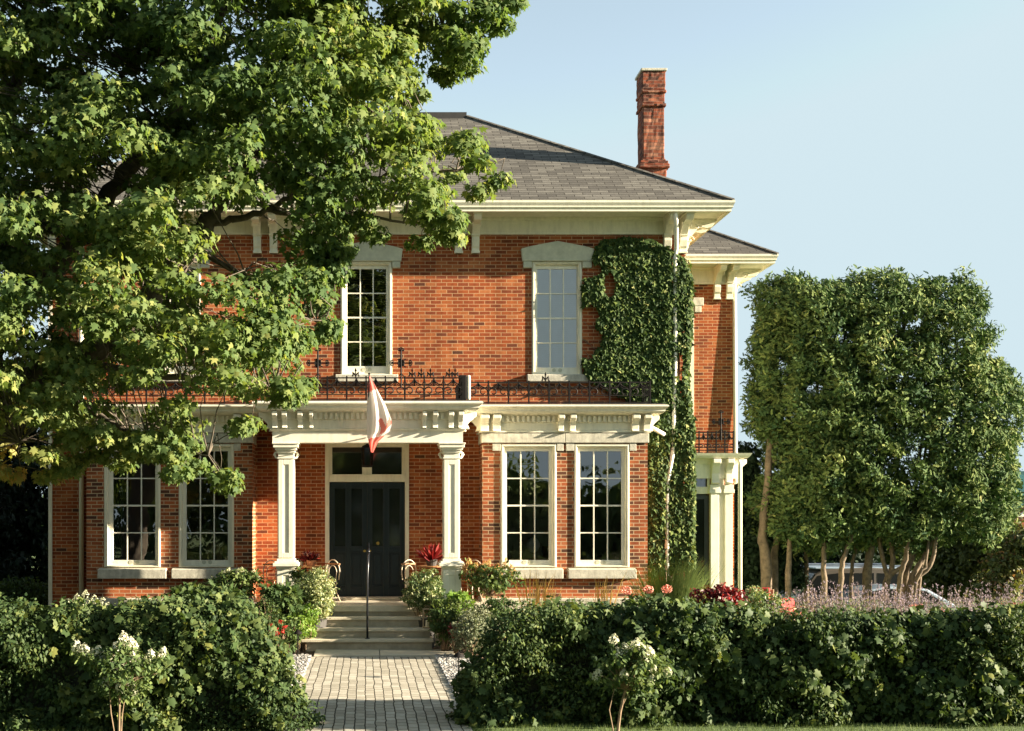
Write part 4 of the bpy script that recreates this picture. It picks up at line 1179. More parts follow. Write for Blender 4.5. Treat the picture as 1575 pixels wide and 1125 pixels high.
cc = cc[keep]; dd = dd[keep]; px = px[keep]; py = py[keep]
base = .38 + .10 * np.sin(cc[:, 0] * 1.3 + cc[:, 2] * .9)
yel = np.clip((py - 430) / 260, 0, 1) * np.clip((330 - px) / 300, 0, 1)
base = base + .42 * yel + .10 * ((px > 250) & (py > 140) & (py < 420) & (px < 420)) + .08 * (rng.random(len(cc)) < .12)
rad = .26 + .20 * rng.random(len(cc)); rad[dd < .35] = .24
p, N, T, S, t, idx = clump_leaves(cc, rad, 112, .086, flat=.5, up=.55, out=.75, jit=.5, tint0=base, tspread=.13, droop=.9, szvar=.45, facing=(.3, -.15, 0))
leaves('crown', p, N, T, S, t, MAPLE, M['maple'], mt)
off = world_poly([(-640, -500), (-170, -500), (-170, 740), (-640, 760)], 15.5)
c2, _ = body_points(off, 500, 15.0, 3.2, 1.0, .5)
p, N, T, S, t, idx = clump_leaves(c2, .5, 40, .17, flat=.6, up=.55, out=.75, jit=.5, tint0=tmix(len(c2), .4, .1), droop=.9)
leaves('unseen_crown', p, N, T, S, t, MAPLE, M['maple'], mt)  # crown beyond the frame, added to block sky light on the left wall
tr = MB()
def W(px_, py_, Y): return (X(px_, Y), Y, Z(py_, Y))
tbase = (X(-95, 18), 18.0, 0)
limbs = [
    ([tbase, (tbase[0] + .05, 18, 1.4), W(-60, 640, 17.8)], .34, .27),
    ([W(-60, 640, 17.8), W(40, 590, 17.5), W(120, 555, 17.3), W(200, 490, 17.2), W(250, 430, 17.0), W(292, 380, 17.0), W(318, 345, 17.0), W(345, 300, 16.9), W(400, 215, 16.8), W(460, 120, 16.8), W(540, 20, 16.6), W(600, -60, 16.6)], .24, .03),
    ([W(255, 430, 17.0), W(285, 410, 17.15), W(312, 370, 17.2), W(330, 325, 17.3), W(350, 240, 17.4), W(380, 120, 17.5), W(400, -40, 17.6)], .085, .02),
    ([W(322, 345, 17.0), W(360, 338, 16.9), W(410, 325, 16.8), W(455, 302, 16.6), W(520, 290, 16.5), W(600, 268, 16.4), W(690, 262, 16.4), W(750, 262, 16.4)], .055, .012),
    ([W(-60, 640, 17.8), W(20, 480, 17.6), W(100, 390, 17.4), W(150, 320, 17.2), W(200, 255, 17.1), W(245, 205, 17.0), W(300, 130, 17.0), W(340, 20, 17.0), W(350, -80, 17)], .20, .03),
    ([W(-60, 640, 17.8), W(-20, 420, 17.8), W(5, 220, 17.6), W(35, 80, 17.4), W(60, -60, 17.2)], .18, .04),
    ([W(225, 420, 16.9), W(232, 330, 16.7), W(236, 200, 16.6), W(250, 100, 16.5)], .04, .015),
    ([W(430, 160, 16.8), W(520, 110, 16.6), W(610, 60, 16.5), W(700, 40, 16.4), W(770, 15, 16.4)], .06, .012),
    ([W(400, 215, 16.8), W(480, 190, 16.5), W(560, 170, 16.4), W(620, 190, 16.3)], .05, .012),
    ([W(120, 555, 17.3), W(220, 575, 16.9), W(320, 590, 16.6), W(420, 610, 16.4)], .08, .012),
    ([W(60, 580, 17.3), W(150, 640, 16.6), W(230, 680, 16.2), W(320, 700, 16.0)], .06, .010),
    ([W(292, 380, 17.0), W(380, 430, 16.7), W(450, 480, 16.5), W(510, 500, 16.4)], .045, .010),
    ([W(345, 300, 16.9), W(450, 330, 16.6), W(560, 335, 16.4), W(660, 350, 16.4)], .045, .010),
    ([W(20, 590, 17.6), W(-10, 640, 16.6), W(30, 680, 16.0)], .05, .012),
]
for pts, a, b in limbs: limb(tr, pts, a, b)
twigs(tr, cc[::1], limb_samples([(l[0], 0) for l in limbs[1:]]), None, .013)
tr.build('trunk', M['bark'], mt, smooth=True)

# ------------------------------------------------------------------ ivy on the house corner
ipoly = [(922, 372), (960, 366), (1002, 370), (1030, 384), (1050, 398), (1064, 430), (1062, 520), (1056, 590), (1066, 650), (1067, 872), (994, 885), (994, 640), (960, 612), (930, 598), (903, 585), (893, 556), (900, 520), (896, 470), (893, 440), (905, 412), (912, 395)]
n = 26000
pw = world_poly(ipoly, WY)
P, d = body_points(pw, n, WY - .12, .10, 1.5, .8)
q = np.zeros(len(P))
for k in range(14):
    a_ = rng.random() * 6.28; f_ = 3 + 13 * rng.random(); q += np.sin((P[:, 0] * math.cos(a_) + P[:, 2] * math.sin(a_)) * f_ + rng.random() * 6.28) * 2.2 / 14 ** .5 / (1 + f_ * .05)
pxx = P[:, 0] * F / P[:, 1] + VX; pyy = VY - (P[:, 2] - CH) * F / P[:, 1]
sparse = np.clip((955 - pxx) / 50, 0, 1) * (pyy > 385)
keep = (q > -3.2 + 3.3 * sparse) 
keep &= ~(((pxx - 938) ** 2 / 120 + (pyy - 437) ** 2 / 500) < 1) & ~(((pxx - 1046) ** 2 / 60 + (pyy - 562) ** 2 / 500) < 1)
keep &= ~((np.abs(pxx - np.interp(pyy, [380, 600, 700, 830, 870], [1037, 1036, 1034, 1023, 1022])) < 2.6) & (rng.random(len(P)) < .75))
P = P[keep]; q = q[keep]
P[:, 1] = WY - .04 - np.abs(P[:, 1] - (WY - .12)) * .9 - .035 * (q + 2) / 3 - .04 * rng.random(len(P))
side = rng.random((15000, 3)); P2 = np.stack([XR + .04 + .12 * side[:, 0], 26 + 4.45 * side[:, 1], .4 + 7.7 * side[:, 2]], 1)  # ivy carried over the unseen side wall, filled out to bounce green light
P = np.concatenate([P, P2])
N = rng.normal(size=P.shape) * .45 + np.array([.40, -1.0, .35]); N[-15000:] += np.array([1.6, .8, 0])
T = rng.normal(size=P.shape) * .45 + np.array([0, -.15, -1.0])
ivy = thing('ivy', 'dark green ivy climbing the right corner of the brick house', 'ivy', (X(1030, WY), WY - .05, .4))
leaves('foliage', P, N, T, .050 + .065 * rng.random(len(P)) + .04 * (P[:, 1] > 26.3), tmix(len(P), .44, .24) + .1 * (P[:, 2] < 4.2), IVY, M['ivyleaf'], ivy)  # ivy low on the wall tinted lighter, standing in for sunlight
sm = MB()
for k in range(14):
    x = X(1000 + 4 * k, WY); z = .4; pts = [(x, WY - .02, z)]
    while z < 7.5 - .25 * abs(k - 8):
        z += .35; x += rng.normal() * .05 - (.03 if k < 6 and z > 4.5 else 0); x = min(x, XR - .03); pts.append((x, WY - .02 - .02 * rng.random(), z))
    sm.tube(pts, .012, 4, cap=False)
for k in range(12):   # bare runners reaching over the brick
    x, z = X(935, WY), 4.9 + .3 * k; pts = [(x, WY - .012, z)]
    for j in range(7): x -= .06 + .03 * rng.random(); z += rng.normal() * .05 + .02; pts.append((x, WY - .012, z))
    sm.tube(pts, .005, 4, cap=False)
sm.build('stem', M['stem'], ivy)

# ------------------------------------------------------------------ hedges
def hedge(label, outline, n_clump, seed_t, mat, Yh=15.55):
    outline = [(a, b + 10) for a, b in outline]
    poly = world_poly(outline, Yh - .45)
    t = thing('hedge', label, 'hedge', (np.mean([p[0] for p in poly]), Yh, 0), None)
    cc, dd = body_points(poly, n_clump, Yh, .55, 3.0, .72)
    lump = .14 * np.sin(cc[:, 0] * 3.1 + 1.1 * np.sin(cc[:, 2] * 4)) + .08 * np.sin(cc[:, 0] * 8.3 + cc[:, 2] * 7)
    cc[:, 1] += lump
    cc[:, 2] = np.maximum(cc[:, 2], .05)
    base = seed_t + .16 * np.sin(cc[:, 0] * 2.3 + 3 * np.sin(cc[:, 2] * 1.7)) + rng.normal(size=len(cc)) * .08
    p, N, T, S, tt, idx = clump_leaves(cc, .10 + .09 * rng.random(len(cc)), 30, .050, flat=.8, up=.45, out=.55, jit=.65, tint0=base, tspread=.16, facing=(.35, -.3, 0), droop=.6, szvar=.45)
    k = p[:, 2] > .01
    leaves('foliage', p[k], N[k], T[k], S[k], tt[k], OVAL, mat, t)
    vc = cc[(np.sin(cc[:, 0] * 1.9 + .7) + np.sin(cc[:, 2] * 3 + cc[:, 0]) > -.6)]
    p, N, T, S, tt, idx = clump_leaves(vc, .16, 7, .088, flat=.8, up=.35, out=.5, jit=.55, tint0=tmix(len(vc), seed_t + .12, .12), tspread=.14, facing=(.35, -.45, 0), droop=.9, szvar=.5)
    k = p[:, 2] > .01
    leaves('vine_leaves', p[k], N[k], T[k], S[k], tt[k], GRAPE, mat, t)
    # wild shoots standing off the clipped face
    sh = MB(); sc = []
    top = cc[rng.integers(0, len(cc), 70)]
    for c in top:
        L = .18 + .25 * rng.random(); d = Vector((rng.normal() * .5, -.35 - .4 * rng.random(), rng.random() * .9 - .15)).normalized()
        pts = [Vector(c) + d * L * s + Vector((0, 0, -.12 * s * s)) for s in np.linspace(0, 1, 5)]
        sh.tube(pts, [.006, .005, .004, .003, .002], 4, cap=False); sc += [tuple(q) for q in pts[1:]]
    sc = np.array(sc)
    p, N, T, S, tt, idx = clump_leaves(sc, .05, 4, .075, tint0=tmix(len(sc), seed_t + .3, .1), jit=.6)
    leaves('shoot_leaves', p, N, T, S, tt, GRAPE, mat, t)
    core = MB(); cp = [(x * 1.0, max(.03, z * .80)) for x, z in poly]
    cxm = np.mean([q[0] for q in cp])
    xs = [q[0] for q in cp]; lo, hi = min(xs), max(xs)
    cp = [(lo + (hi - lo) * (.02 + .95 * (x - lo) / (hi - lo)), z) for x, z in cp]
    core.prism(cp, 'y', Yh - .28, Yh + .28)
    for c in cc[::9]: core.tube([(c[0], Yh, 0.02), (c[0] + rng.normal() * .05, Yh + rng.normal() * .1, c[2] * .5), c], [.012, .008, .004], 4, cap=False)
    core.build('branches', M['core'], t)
    return t
hedge('overgrown dark green hedge left of the brick path', [(-120, 925), (0, 912), (50, 935), (110, 925), (150, 932), (200, 922), (300, 918), (340, 908), (372, 918), (390, 948), (416, 976), (438, 1020), (460, 1066), (478, 1090), (486, 1136), (-120, 1136)], 2300, .46, M['hedgeleaf'], 15.1)
hedge('long dark green hedge right of the brick path', [(704, 1115), (708, 1085), (712, 1050), (738, 1000), (756, 965), (780, 942), (815, 924), (860, 922), (900, 932), (960, 930), (1010, 920), (1090, 926), (1150, 930), (1200, 938), (1290, 936), (1350, 940), (1420, 944), (1500, 940), (1560, 930), (1660, 930), (1660, 1108)], 4300, .40, M['hedgeleaf'])

# lawn strip in front of the right hedge
ln = 9000
c = np.stack([rng.uniform(1.2, 9.2, ln), rng.uniform(13.6, 15.0, ln), np.zeros(ln)], 1)
leaves('grass', c, rng.normal(size=(ln, 3)) * .4 + np.array([0, -1, .2]), rng.normal(size=(ln, 3)) * .35 + np.array([0, 0, 1.0]), .0022 + .0015 * rng.random(ln), tmix(ln, .5, .3), BLADE, M['grassy'], kind='stuff', label='short green lawn in front of the hedge')
c = np.stack([rng.uniform(-7, -1.2, 5000), rng.uniform(13.2, 14.5, 5000), np.zeros(5000)], 1)
leaves('grass', c, rng.normal(size=(5000, 3)) * .4 + np.array([0, -1, .2]), rng.normal(size=(5000, 3)) * .35 + np.array([0, 0, 1.0]), .0022 + .0015 * rng.random(5000), tmix(5000, .5, .3), BLADE, M['grassy'], kind='stuff', label='short green lawn in front of the left hedge')

# ------------------------------------------------------------------ blooms, shrubs, standards
def bloom(name, c, r, mat, parent, tall=1.0, n=70, tint=.6, axis=(0, 0, 1)):
    d = rnd(n); k = d.copy(); k[:, 2] *= tall
    taper = 1 - .45 * np.clip(k[:, 2] / max(tall, .01), 0, 1) if tall > 1.1 else np.ones(n)
    k[:, :2] *= taper[:, None]
    p = np.array(c) + k * r * (.75 + .3 * rng.random((n, 1)))
    if tuple(axis) != (0, 0, 1):
        a = np.array(axis, float); sh = (k[:, 2:3] * r) * np.array([[a[0], a[1], 0]]); p = p + sh
    return leaves(name, p, d + rng.normal(size=(n, 3)) * .3, rnd(n), r * .42 * (.7 + .6 * rng.random(n)), tmix(n, tint, .2), PETAL, mat, parent)

def shrub(name, label, cat, px_, py0, py1, rpx, Y, mat, tmpl, size, n, tint=.5, depth=None, group=None, base=None, up=.5, stems=True, jit=.55, droop=.5):
    cx = X(px_, Y); z1 = Z(py0, Y); z0 = Z(py1, Y); rx = rpx * Y / F; rz = (z1 - z0) / 2; cz = (z0 + z1) / 2
    ry = depth or rx
    b = float(gz(cx, Y)) if base is None else base
    t = thing(name, label, cat, (cx, Y, b), group)
    nc = max(6, n // 22)
    d = rnd(nc); rr = rng.random(nc) ** .35
    wob = 1 + .12 * np.sin(d[:, 0] * 5 + px_) + .1 * np.sin(d[:, 2] * 6 + py0)
    cc = np.array([cx, Y, cz]) + d * (rr * wob)[:, None] * np.array([rx, ry, rz]) * .88
    cc[:, 2] = np.maximum(cc[:, 2], b + .03)
    p, N, T, S, tt, idx = clump_leaves(cc, max(rx, rz) * .22, n // nc, size, up=up, out=.6, jit=jit, tint0=tmix(nc, tint, .13), tspread=.16, droop=droop)
    k = p[:, 2] > b + .005
    leaves('foliage', p[k], N[k], T[k], S[k], tt[k], tmpl, mat, t)
    if stems:
        mb = MB()
        for q in cc[::max(1, nc // 24)]:
            mb.tube([(cx + rng.normal() * rx * .12, Y + rng.normal() * ry * .12, b - .02), (q * .5 + np.array([cx, Y, b]) * .5) + rng.normal(size=3) * .03, q], [.012, .009, .004], 4, cap=False)
        mb.build('stem', M['stem'], t)
    return t, np.array([cx, Y, cz]), np.array([rx, ry, rz])

def standard(label, px_, stem_px, crown_px, rpx, rpy, Y, blooms, bmat, leafmat, br, tall, size, n, bt=.6, foot=0.0):
    """a shrub trained as a small tree: bare stem, leafy head, flower heads"""
    cx, cz = X(crown_px[0], Y), Z(crown_px[1], Y); rx, rz = rpx * Y / F, rpy * Y / F
    sx = X(px_, Y)
    t = thing('hydrangea_tree', label, 'shrub', (sx, Y, foot))
    mb = MB(); fork = (X(stem_px[0], Y), Y, Z(stem_px[1], Y))
    mb.tube([(sx, Y, foot - .02), ((sx * .6 + fork[0] * .4), Y + .01, (foot + fork[2]) / 2), fork], [.020, .017, .015], 7)
    nc = 46; d = rnd(nc); cc = np.array([cx, Y, cz]) + d * (rng.random(nc) ** .4)[:, None] * np.array([rx, rx * .9, rz])
    for q in cc: mb.tube([fork, (np.array(fork) + q) / 2 + rng.normal(size=3) * .03, q], [.009, .006, .003], 4, cap=False)
    for q in range(2): mb.tube([(sx - .03 + .05 * q, Y, foot - .02), (sx - .09 + .13 * q, Y, (foot + fork[2]) * .55), (fork[0] - .12 + .2 * q, Y, fork[2] + .05)], [.008, .007, .004], 5)
    bl = []
    for (bx, by) in blooms:
        yy = Y - .10 - .12 * rng.random(); q = (X(bx, yy), yy, Z(by, yy)); bl.append(q)
        mb.tube([fork, ((fork[0] + q[0]) / 2, (fork[1] + q[1]) / 2, (fork[2] + q[2]) / 2 + .03), q], [.007, .005, .003], 4, cap=False)
    mb.build('stem', M['stem'], t)
    allc = np.concatenate([cc, np.array(bl) - np.array([0, 0, br * .9])])
    p, N, T, S, tt, idx = clump_leaves(allc, rx * .28, n // len(allc), size, up=.5, out=.6, jit=.5, tint0=tmix(len(allc), .6, .15), droop=.6)
    leaves('foliage', p, N, T, S, tt, OVAL, leafmat, t)
    for q in bl: bloom('flower_head', q, br * (.8 + .4 * rng.random()), bmat, t, tall, 120, bt, (rng.normal() * .2, rng.normal() * .2, 1))
    return t
standard('small hydrangea tree with creamy white flower heads in front of the left hedge', 183, (184, 1062), (188, 1028), 60, 38, 13.95,
    [(118, 996), (132, 1001), (147, 1004), (160, 1012), (178, 998), (192, 984), (204, 992), (174, 1018), (186, 1030), (206, 1014), (216, 1022), (231, 1010), (250, 1004), (162, 1052), (184, 1058), (206, 1062), (196, 1046)], M['whitebloom'], M['lusher'], .058, 1.4, .065, 2300)
standard('small leaning hydrangea tree with white flower heads in front of the right hedge', 949, (962, 1060), (975, 1024), 56, 36, 14.35,
    [(944, 984), (950, 1004), (962, 998), (978, 992), (988, 996), (998, 1004), (984, 1018), (1004, 1028), (1026, 1034), (918, 1038), (960, 1038), (1002, 1046), (992, 1009)], M['whitebloom'], M['lusher'], .058, 1.25, .065, 2100)
standard('hydrangea tree with peach cones beside the right porch column', 752, (753, 918), (756, 893), 42, 22, 24.25,
    [(722, 866), (732, 872), (745, 870), (752, 867), (764, 874), (775, 872), (785, 876), (715, 876), (740, 884), (770, 886), (758, 880), (790, 880), (728, 882), (779, 866)], M['peachbloom'], M['lusher'], .052, 1.9, .085, 1300)
standard('hydrangea tree with pale green cones under the left bay sill', 356, (358, 922), (362, 896), 42, 20, 24.2,
    [(345, 882), (352, 878), (335, 888), (366, 880), (378, 886), (390, 880), (398, 890), (372, 878), (340, 895), (325, 892)], M['whitebloom'], M['lusher'], .045, 1.6, .085, 1300, .2)

# white heads rising over the left hedge
t, c0, r0 = shrub('hydrangea_bush', 'white flowering hydrangea bush behind the left end of the left hedge', 'shrub', 135, 922, 990, 48, 16.7, M['lusher'], OVAL, .09, 900)
for bx, by in ((105, 928), (118, 921), (132, 915), (145, 922), (158, 927), (124, 934), (150, 936), (112, 938), (166, 934), (136, 930)): bloom('flower_head', (X(bx, 16.4), 16.4, Z(by, 16.4)), .055, M['whitebloom'], t, 1.3, 60, .3)

def planter(label, px_, Y, r, z0, z1):
    t = thing('planter', label, 'planter', (X(px_, Y), Y, z0))
    MB().lathe([(r * .75, 0), (r, z1 - z0 - .03), (r * 1.06, z1 - z0), (r * .9, z1 - z0), (r * .85, z1 - z0 - .06)], (X(px_, Y), Y, z0), 18).build('pot', M['pot'], t)
    MB().lathe([(r * .86, 0), (.001, .01)], (X(px_, Y), Y, z1 - .06), 12).build('soil', M['soil'], t)
planter('dark pot under the trailing variegated plant left of the steps', 484, 23.75, .24, 0, .6)
planter('dark pot under the trailing variegated plant right of the steps', 655, 23.95, .22, .0, .6)
shrub('variegated_plant', 'trailing cream and green variegated plant left of the steps', 'plant', 484, 866, 966, 34, 23.75, M['variegated'], OVAL, .05, 8500, .6, base=.2, jit=.7)
shrub('variegated_plant', 'trailing variegated plant beside the right column pedestal', 'plant', 653, 876, 946, 33, 23.9, M['variegated'], OVAL, .05, 7500, .42, base=.2, jit=.7)
shrub('green_bush', 'small bright green bush behind the left variegated plant', 'plant', 460, 868, 905, 14, 24.0, M['lusher'], OVAL, .06, 600, .8, base=PZ)
shrub('fern', 'arching green fern left of the steps', 'plant', 432, 896, 972, 36, 23.2, M['lusher'], FROND, .17, 1500, .45, droop=.2)
shrub('lime_plant', 'lime leaved plant at the left foot of the steps', 'plant', 455, 940, 990, 24, 22.9, M['lime'], OVAL, .07, 700, .4)
shrub('dark_bush', 'dark small-leaved bush between the left hedge and the steps', 'plant', 412, 915, 1000, 26, 22.6, M['hedgeleaf'], OVAL, .05, 1500, .4)
t, _, _ = shrub('begonia', 'red flowering begonia at the left foot of the steps', 'plant', 424, 950, 985, 20, 22.3, M['hedgeleaf'], OVAL, .06, 400, .4)
for bx, by in ((416, 962), (424, 968), (432, 957), (436, 972), (426, 975), (438, 965)): bloom('flower_head', (X(bx, 21.9), 21.95, Z(by, 21.9)), .05, M['redbloom'], t, .8, 36, .4)
shrub('lime_plant', 'lime leaved clump right of the steps', 'plant', 684, 928, 998, 22, 23.0, M['lusher'], OVAL, .08, 1300, .5)
shrub('fern', 'spiky yellow-green fern by the right column base', 'plant', 703, 912, 952, 24, 23.5, M['lime'], FROND, .16, 500, .2, droop=.0)
shrub('coleus', 'small red-leaved plant right of the steps', 'plant', 702, 946, 980, 15, 22.6, M['redleaf'], OVAL, .075, 260, .8)
shrub('silver_bush', 'loose silvery bush between the steps and the right hedge', 'plant', 732, 925, 1002, 36, 22.2, M['silver'], OVAL, .04, 6500, .5, jit=.8)
shrub('dark_bush', 'dark bush behind the left end of the right hedge', 'plant', 775, 925, 985, 34, 22.9, M['hedgeleaf'], OVAL, .06, 1500, .4)
shrub('juniper', 'low feathery juniper spreading under the left bay', 'shrub', 318, 902, 940, 68, 23.4, M['lusher'], FROND, .15, 2200, .5, depth=.5, droop=.1)
shrub('evergreen_shrub', 'rounded shrub behind the left hedge, below the left bay plinth', 'shrub', 240, 915, 975, 60, 19.5, M['hedgeleaf'], OVAL, .07, 2200, .55, depth=.6)
shrub('green_bush', 'mid green mound spilling beside the lower left step', 'plant', 440, 945, 1004, 32, 22.7, M['lusher'], OVAL, .065, 1800, .55)
shrub('green_bush', 'yellow-green mound under the left variegated plant', 'plant', 470, 925, 985, 26, 23.3, M['lime'], OVAL, .055, 1800, .3)
shrub('green_bush', 'bright green mound spilling beside the lower right step', 'plant', 690, 915, 985, 30, 23.2, M['lusher'], OVAL, .065, 2200, .75)
shrub('green_bush', 'grey-green mound next to the pebbles right of the path', 'plant', 722, 948, 1004, 30, 21.9, M['silver'], OVAL, .045, 3000, .35)
shrub('green_bush', 'dark green bush in front of the right bay plinth', 'plant', 765, 915, 962, 34, 22.5, M['lusher'], OVAL, .06, 1500, .35)
# red-leaved house plant on the table, flowers on the other
t = thing('cordyline', 'red strap-leaved plant on the table right of the door', 'plant', (X(664, 25.0), 25.0, PZ + .75))
nn = 60; c = np.tile(np.array([X(664, 25.0), 25.0, PZ + .85]), (nn, 1)); d = rnd(nn); d[:, 2] = np.abs(d[:, 2]) * .9 + .25
leaves('foliage', c, np.cross(d, rnd(nn)), d, .30 + .12 * rng.random(nn), tmix(nn, .75, .25), LANCE, M['redleaf'], t)
MB().lathe([(.09, 0), (.13, .13), (.12, .13)], (X(664, 25.0), 25.0, PZ + .752), 14).build('pot', M['pot'], t)
t = thing('flower_pot', 'pot of red and mauve flowers on the left porch table', 'plant', (X(478, 25), 24.95, PZ + .75))
MB().lathe([(.08, 0), (.12, .12), (.11, .12)], (X(478, 25), 24.95, PZ + .752), 14).build('pot', M['terracotta'], t)
nn = 90; c = np.tile(np.array([X(478, 25), 24.95, PZ + .86]), (nn, 1)); d = rnd(nn); d[:, 2] = np.abs(d[:, 2]) * .8 + .15
leaves('foliage', c, np.cross(d, rnd(nn)), d, .20 + .08 * rng.random(nn), tmix(nn, .4, .3), LANCE, M['redleaf'], t)
for k in range(7): bloom('flower_head', (X(466 + 4 * k, 25), 24.85 + .05 * rng.random(), PZ + .93 + .08 * rng.random()), .035, M['sage'] if k % 2 else M['pinkbloom'], t, 1, 24, .8)

# grasses
def grass_clump(name, label, px_, py_top, Y, spread, n, mat, w, base=0.0, lean=.35, tint=.5, group=None):
    cx = X(px_, Y); h = Z(py_top, Y) - base
    t = thing(name, label, 'grass', (cx, Y, base), group)
    c = np.stack([cx + rng.normal(size=n) * spread * .3, Y + rng.normal(size=n) * spread * .3, np.full(n, base)], 1)
    d = rng.normal(size=(n, 3)) * lean; d[:, 2] = 1
    L = h * (.6 + .45 * rng.random(n))
    V = [(-w, 0, 0), (w, 0, 0), (w * .8, .5, .03), (-w * .8, .5, .03), (w * .45, .82, .12), (-w * .45, .82, .12), (0, 1.0, .24)]
    leaves('blades', c, np.stack([d[:, 0], d[:, 1] - .8, np.zeros(n)], 1), d, L, tmix(n, tint, .25), (V, [(0, 1, 2, 3), (3, 2, 4, 5), (5, 4, 6)]), mat, t)
    return t
grass_clump('ornamental_grass', 'tall fine green grass at the foot of the ivy', 1035, 855, 23.6, .35, 1100, M['grassy'], .004, 0, .26, .6)
for k, px_ in enumerate((817, 830, 842, 922, 934)):
    grass_clump('feather_grass', ['golden feather grass, leftmost tuft under the bay sill', 'golden feather grass, second tuft from the left under the bay', 'golden feather grass right of the gap below the first sill', 'golden feather grass under the middle of the second bay sill', 'golden feather grass, rightmost tuft under the bay'][k], px_, 874 + 4 * (k % 2), 24.4, .11, 22, M['straw'], .009, 0, .10, .5, 'golden feather grasses under the right bay')

# roses
t, _, _ = shrub('rose_bush', 'rose bush with three big pink blooms below the bay corner', 'shrub', 990, 912, 965, 42, 22.8, M['lusher'], OVAL, .075, 800, .4)
rs = MB()
for k, (bx, by) in enumerate(((964, 909), (997, 907), (1026, 906))):
    q = (X(bx, 22.6), 22.6, Z(by, 22.6))
    bloom('rose', q, .095, M['pinkbloom'], t, .85, 80, .5)
    rs.tube([(X(990, 22.8), 22.8, .3), (q[0] * .7 + X(990, 22.8) * .3, 22.7, q[2] - .3), q], .006, 4)
rs.build('flower_stem', M['stem'], t)
shrub('smoke_bush', 'burgundy-leaved bush by the side entrance', 'shrub', 1106, 892, 955, 42, 22.6, M['redleaf'], OVAL, .085, 1500, .55)
shrub('green_bush', 'light green bush right of the burgundy bush', 'shrub', 1172, 898, 960, 42, 23.4, M['variegated'], OVAL, .055, 2600, .32)
shrub('green_bush', 'green mixed planting behind the roses', 'shrub', 1060, 916, 970, 50, 22.4, M['lusher'], OVAL, .06, 1800, .55)
shrub('green_bush', 'leafy planting behind the hedge, below the right bay plinth', 'shrub', 880, 922, 975, 90, 23.3, M['lusher'], OVAL, .065, 2600, .5, depth=.5)
for k, (px_, py_, sz) in enumerate(((1212, 940, .05), (1222, 946, .04), (1410, 934, .04), (1442, 941, .045))):
    Y = 17.3; t = thing('coral_flower', ['coral flower cluster peeping over the hedge, left of the pair near the red cushion', 'coral flower cluster peeping over the hedge, right of the pair near the red cushion', 'coral flower cluster before the lavender, left of the pair by the pale blue car', 'coral flower cluster before the lavender, right of the pair by the pale blue car'][k], 'flower', (X(px_, Y), Y, 0))
    MB().tube([(X(px_, Y), Y, 0), (X(px_, Y) + .02, Y, Z(py_, Y))], .008, 5).build('stem', M['stem'], t)
    for j in range(4): bloom('flower_head', (X(px_ + 5 * j - 8, Y), Y, Z(py_ - 2 * (j % 2), Y)), sz, M['pinkbloom'], t, .8, 30, .2)
t, _, _ = shrub('flowering_bush', 'salmon flowering bush at the far right end of the bed', 'shrub', 1562, 922, 950, 24, 21, M['pinkbloom'], PETAL, .05, 900, .3)

# russian sage / lavender drift: three built, then copied
def sage(loc, h, r, seedn):
    t = thing('lavender', 'mauve lavender clump in the drift behind the right hedge', 'lavender', (0, 0, 0), 'lavender clumps behind the right hedge')
    n = 115; d = rng.normal(size=(n, 3)) * .36; d[:, 2] = 1; d = norm(d)
    L = h * (.65 + .4 * rng.random(n)); mb = MB(); sp = []; sd = []
    for i in range(n):
        b = Vector((rng.normal() * r * .25, rng.normal() * r * .25, 0)); e = b + Vector(d[i]) * L[i]
        mb.tube([b, (b + e) / 2 + Vector((0, 0, .03)), e], [.006, .004, .002], 3, cap=False)
        for s in np.linspace(.5, 1.0, 9): sp.append(b.lerp(e, s)); sd.append(d[i])
    mb.build('stem', M['silver'] if False else M['stem'], t)
    sp = np.array([tuple(q) for q in sp]); sd = np.array(sd); k = 5
    P = np.repeat(sp, k, axis=0) + rng.normal(size=(len(sp) * k, 3)) * .012; D = np.repeat(sd, k, axis=0)
    leaves('flower_spike', P, rnd(len(P)), D + rnd(len(P)) * .8, .022 + .012 * rng.random(len(P)), tmix(len(P), .65, .25), OVAL, M['sage'], t)
    m = 2200; P = np.stack([rng.normal(size=m) * r * .55, rng.normal(size=m) * r * .55, h * .82 * rng.random(m)], 1)
    leaves('foliage', P, rnd(m), rnd(m) + np.array([0, 0, .8]), .05 * (.6 + rng.random(m)), tmix(m, .4, .3), LANCE, M['silver'], t)
    t.location = loc
    return t
def copy_thing(o, loc, rz, s=1.0):
    r = o.copy(); C.objects.link(r); r.location = loc; r.rotation_euler = (0, 0, rz); r.scale = (s, s, s)
    for ch in o.children:
        c = ch.copy(); C.objects.link(c); c.parent = r
    return r
protos = [sage((X(1262, 18.5), 18.5, 0), 1.52, .5, 1), sage((X(1330, 18.2), 18.2, 0), 1.60, .5, 2), sage((X(1390, 18.6), 18.6, 0), 1.48, .5, 3)]
for k, (px_, Y, s) in enumerate(((1295, 18.8, .98), (1312, 19.3, 1.0), (1360, 18.3, .97), (1425, 18.5, 1.0), (1455, 19.0, .96), (1480, 18.4, 1.0), (1505, 19.2, .92), (1532, 19.6, .93), (1556, 19.3, .9), (1582, 19.6, .88), (1610, 19.3, .9))):
    protos.append(copy_thing(protos[k % 3], (X(px_, Y), Y, 0), k * 1.3, s * (.88 + .14 * ((k * 7) % 5) / 4)))
for k, o in enumerate(sorted(protos, key=lambda q: q.location.x / q.location.y)):
    o['label'] = ('leftmost of the mauve lavender clumps behind the right hedge' if k == 0 else '%s from the left of the mauve lavender clumps behind the right hedge' % ['second', 'third', 'fourth', 'fifth', 'sixth', 'seventh', 'eighth', 'ninth', 'tenth', 'eleventh', 'twelfth', 'thirteenth', 'fourteenth'][k - 1])

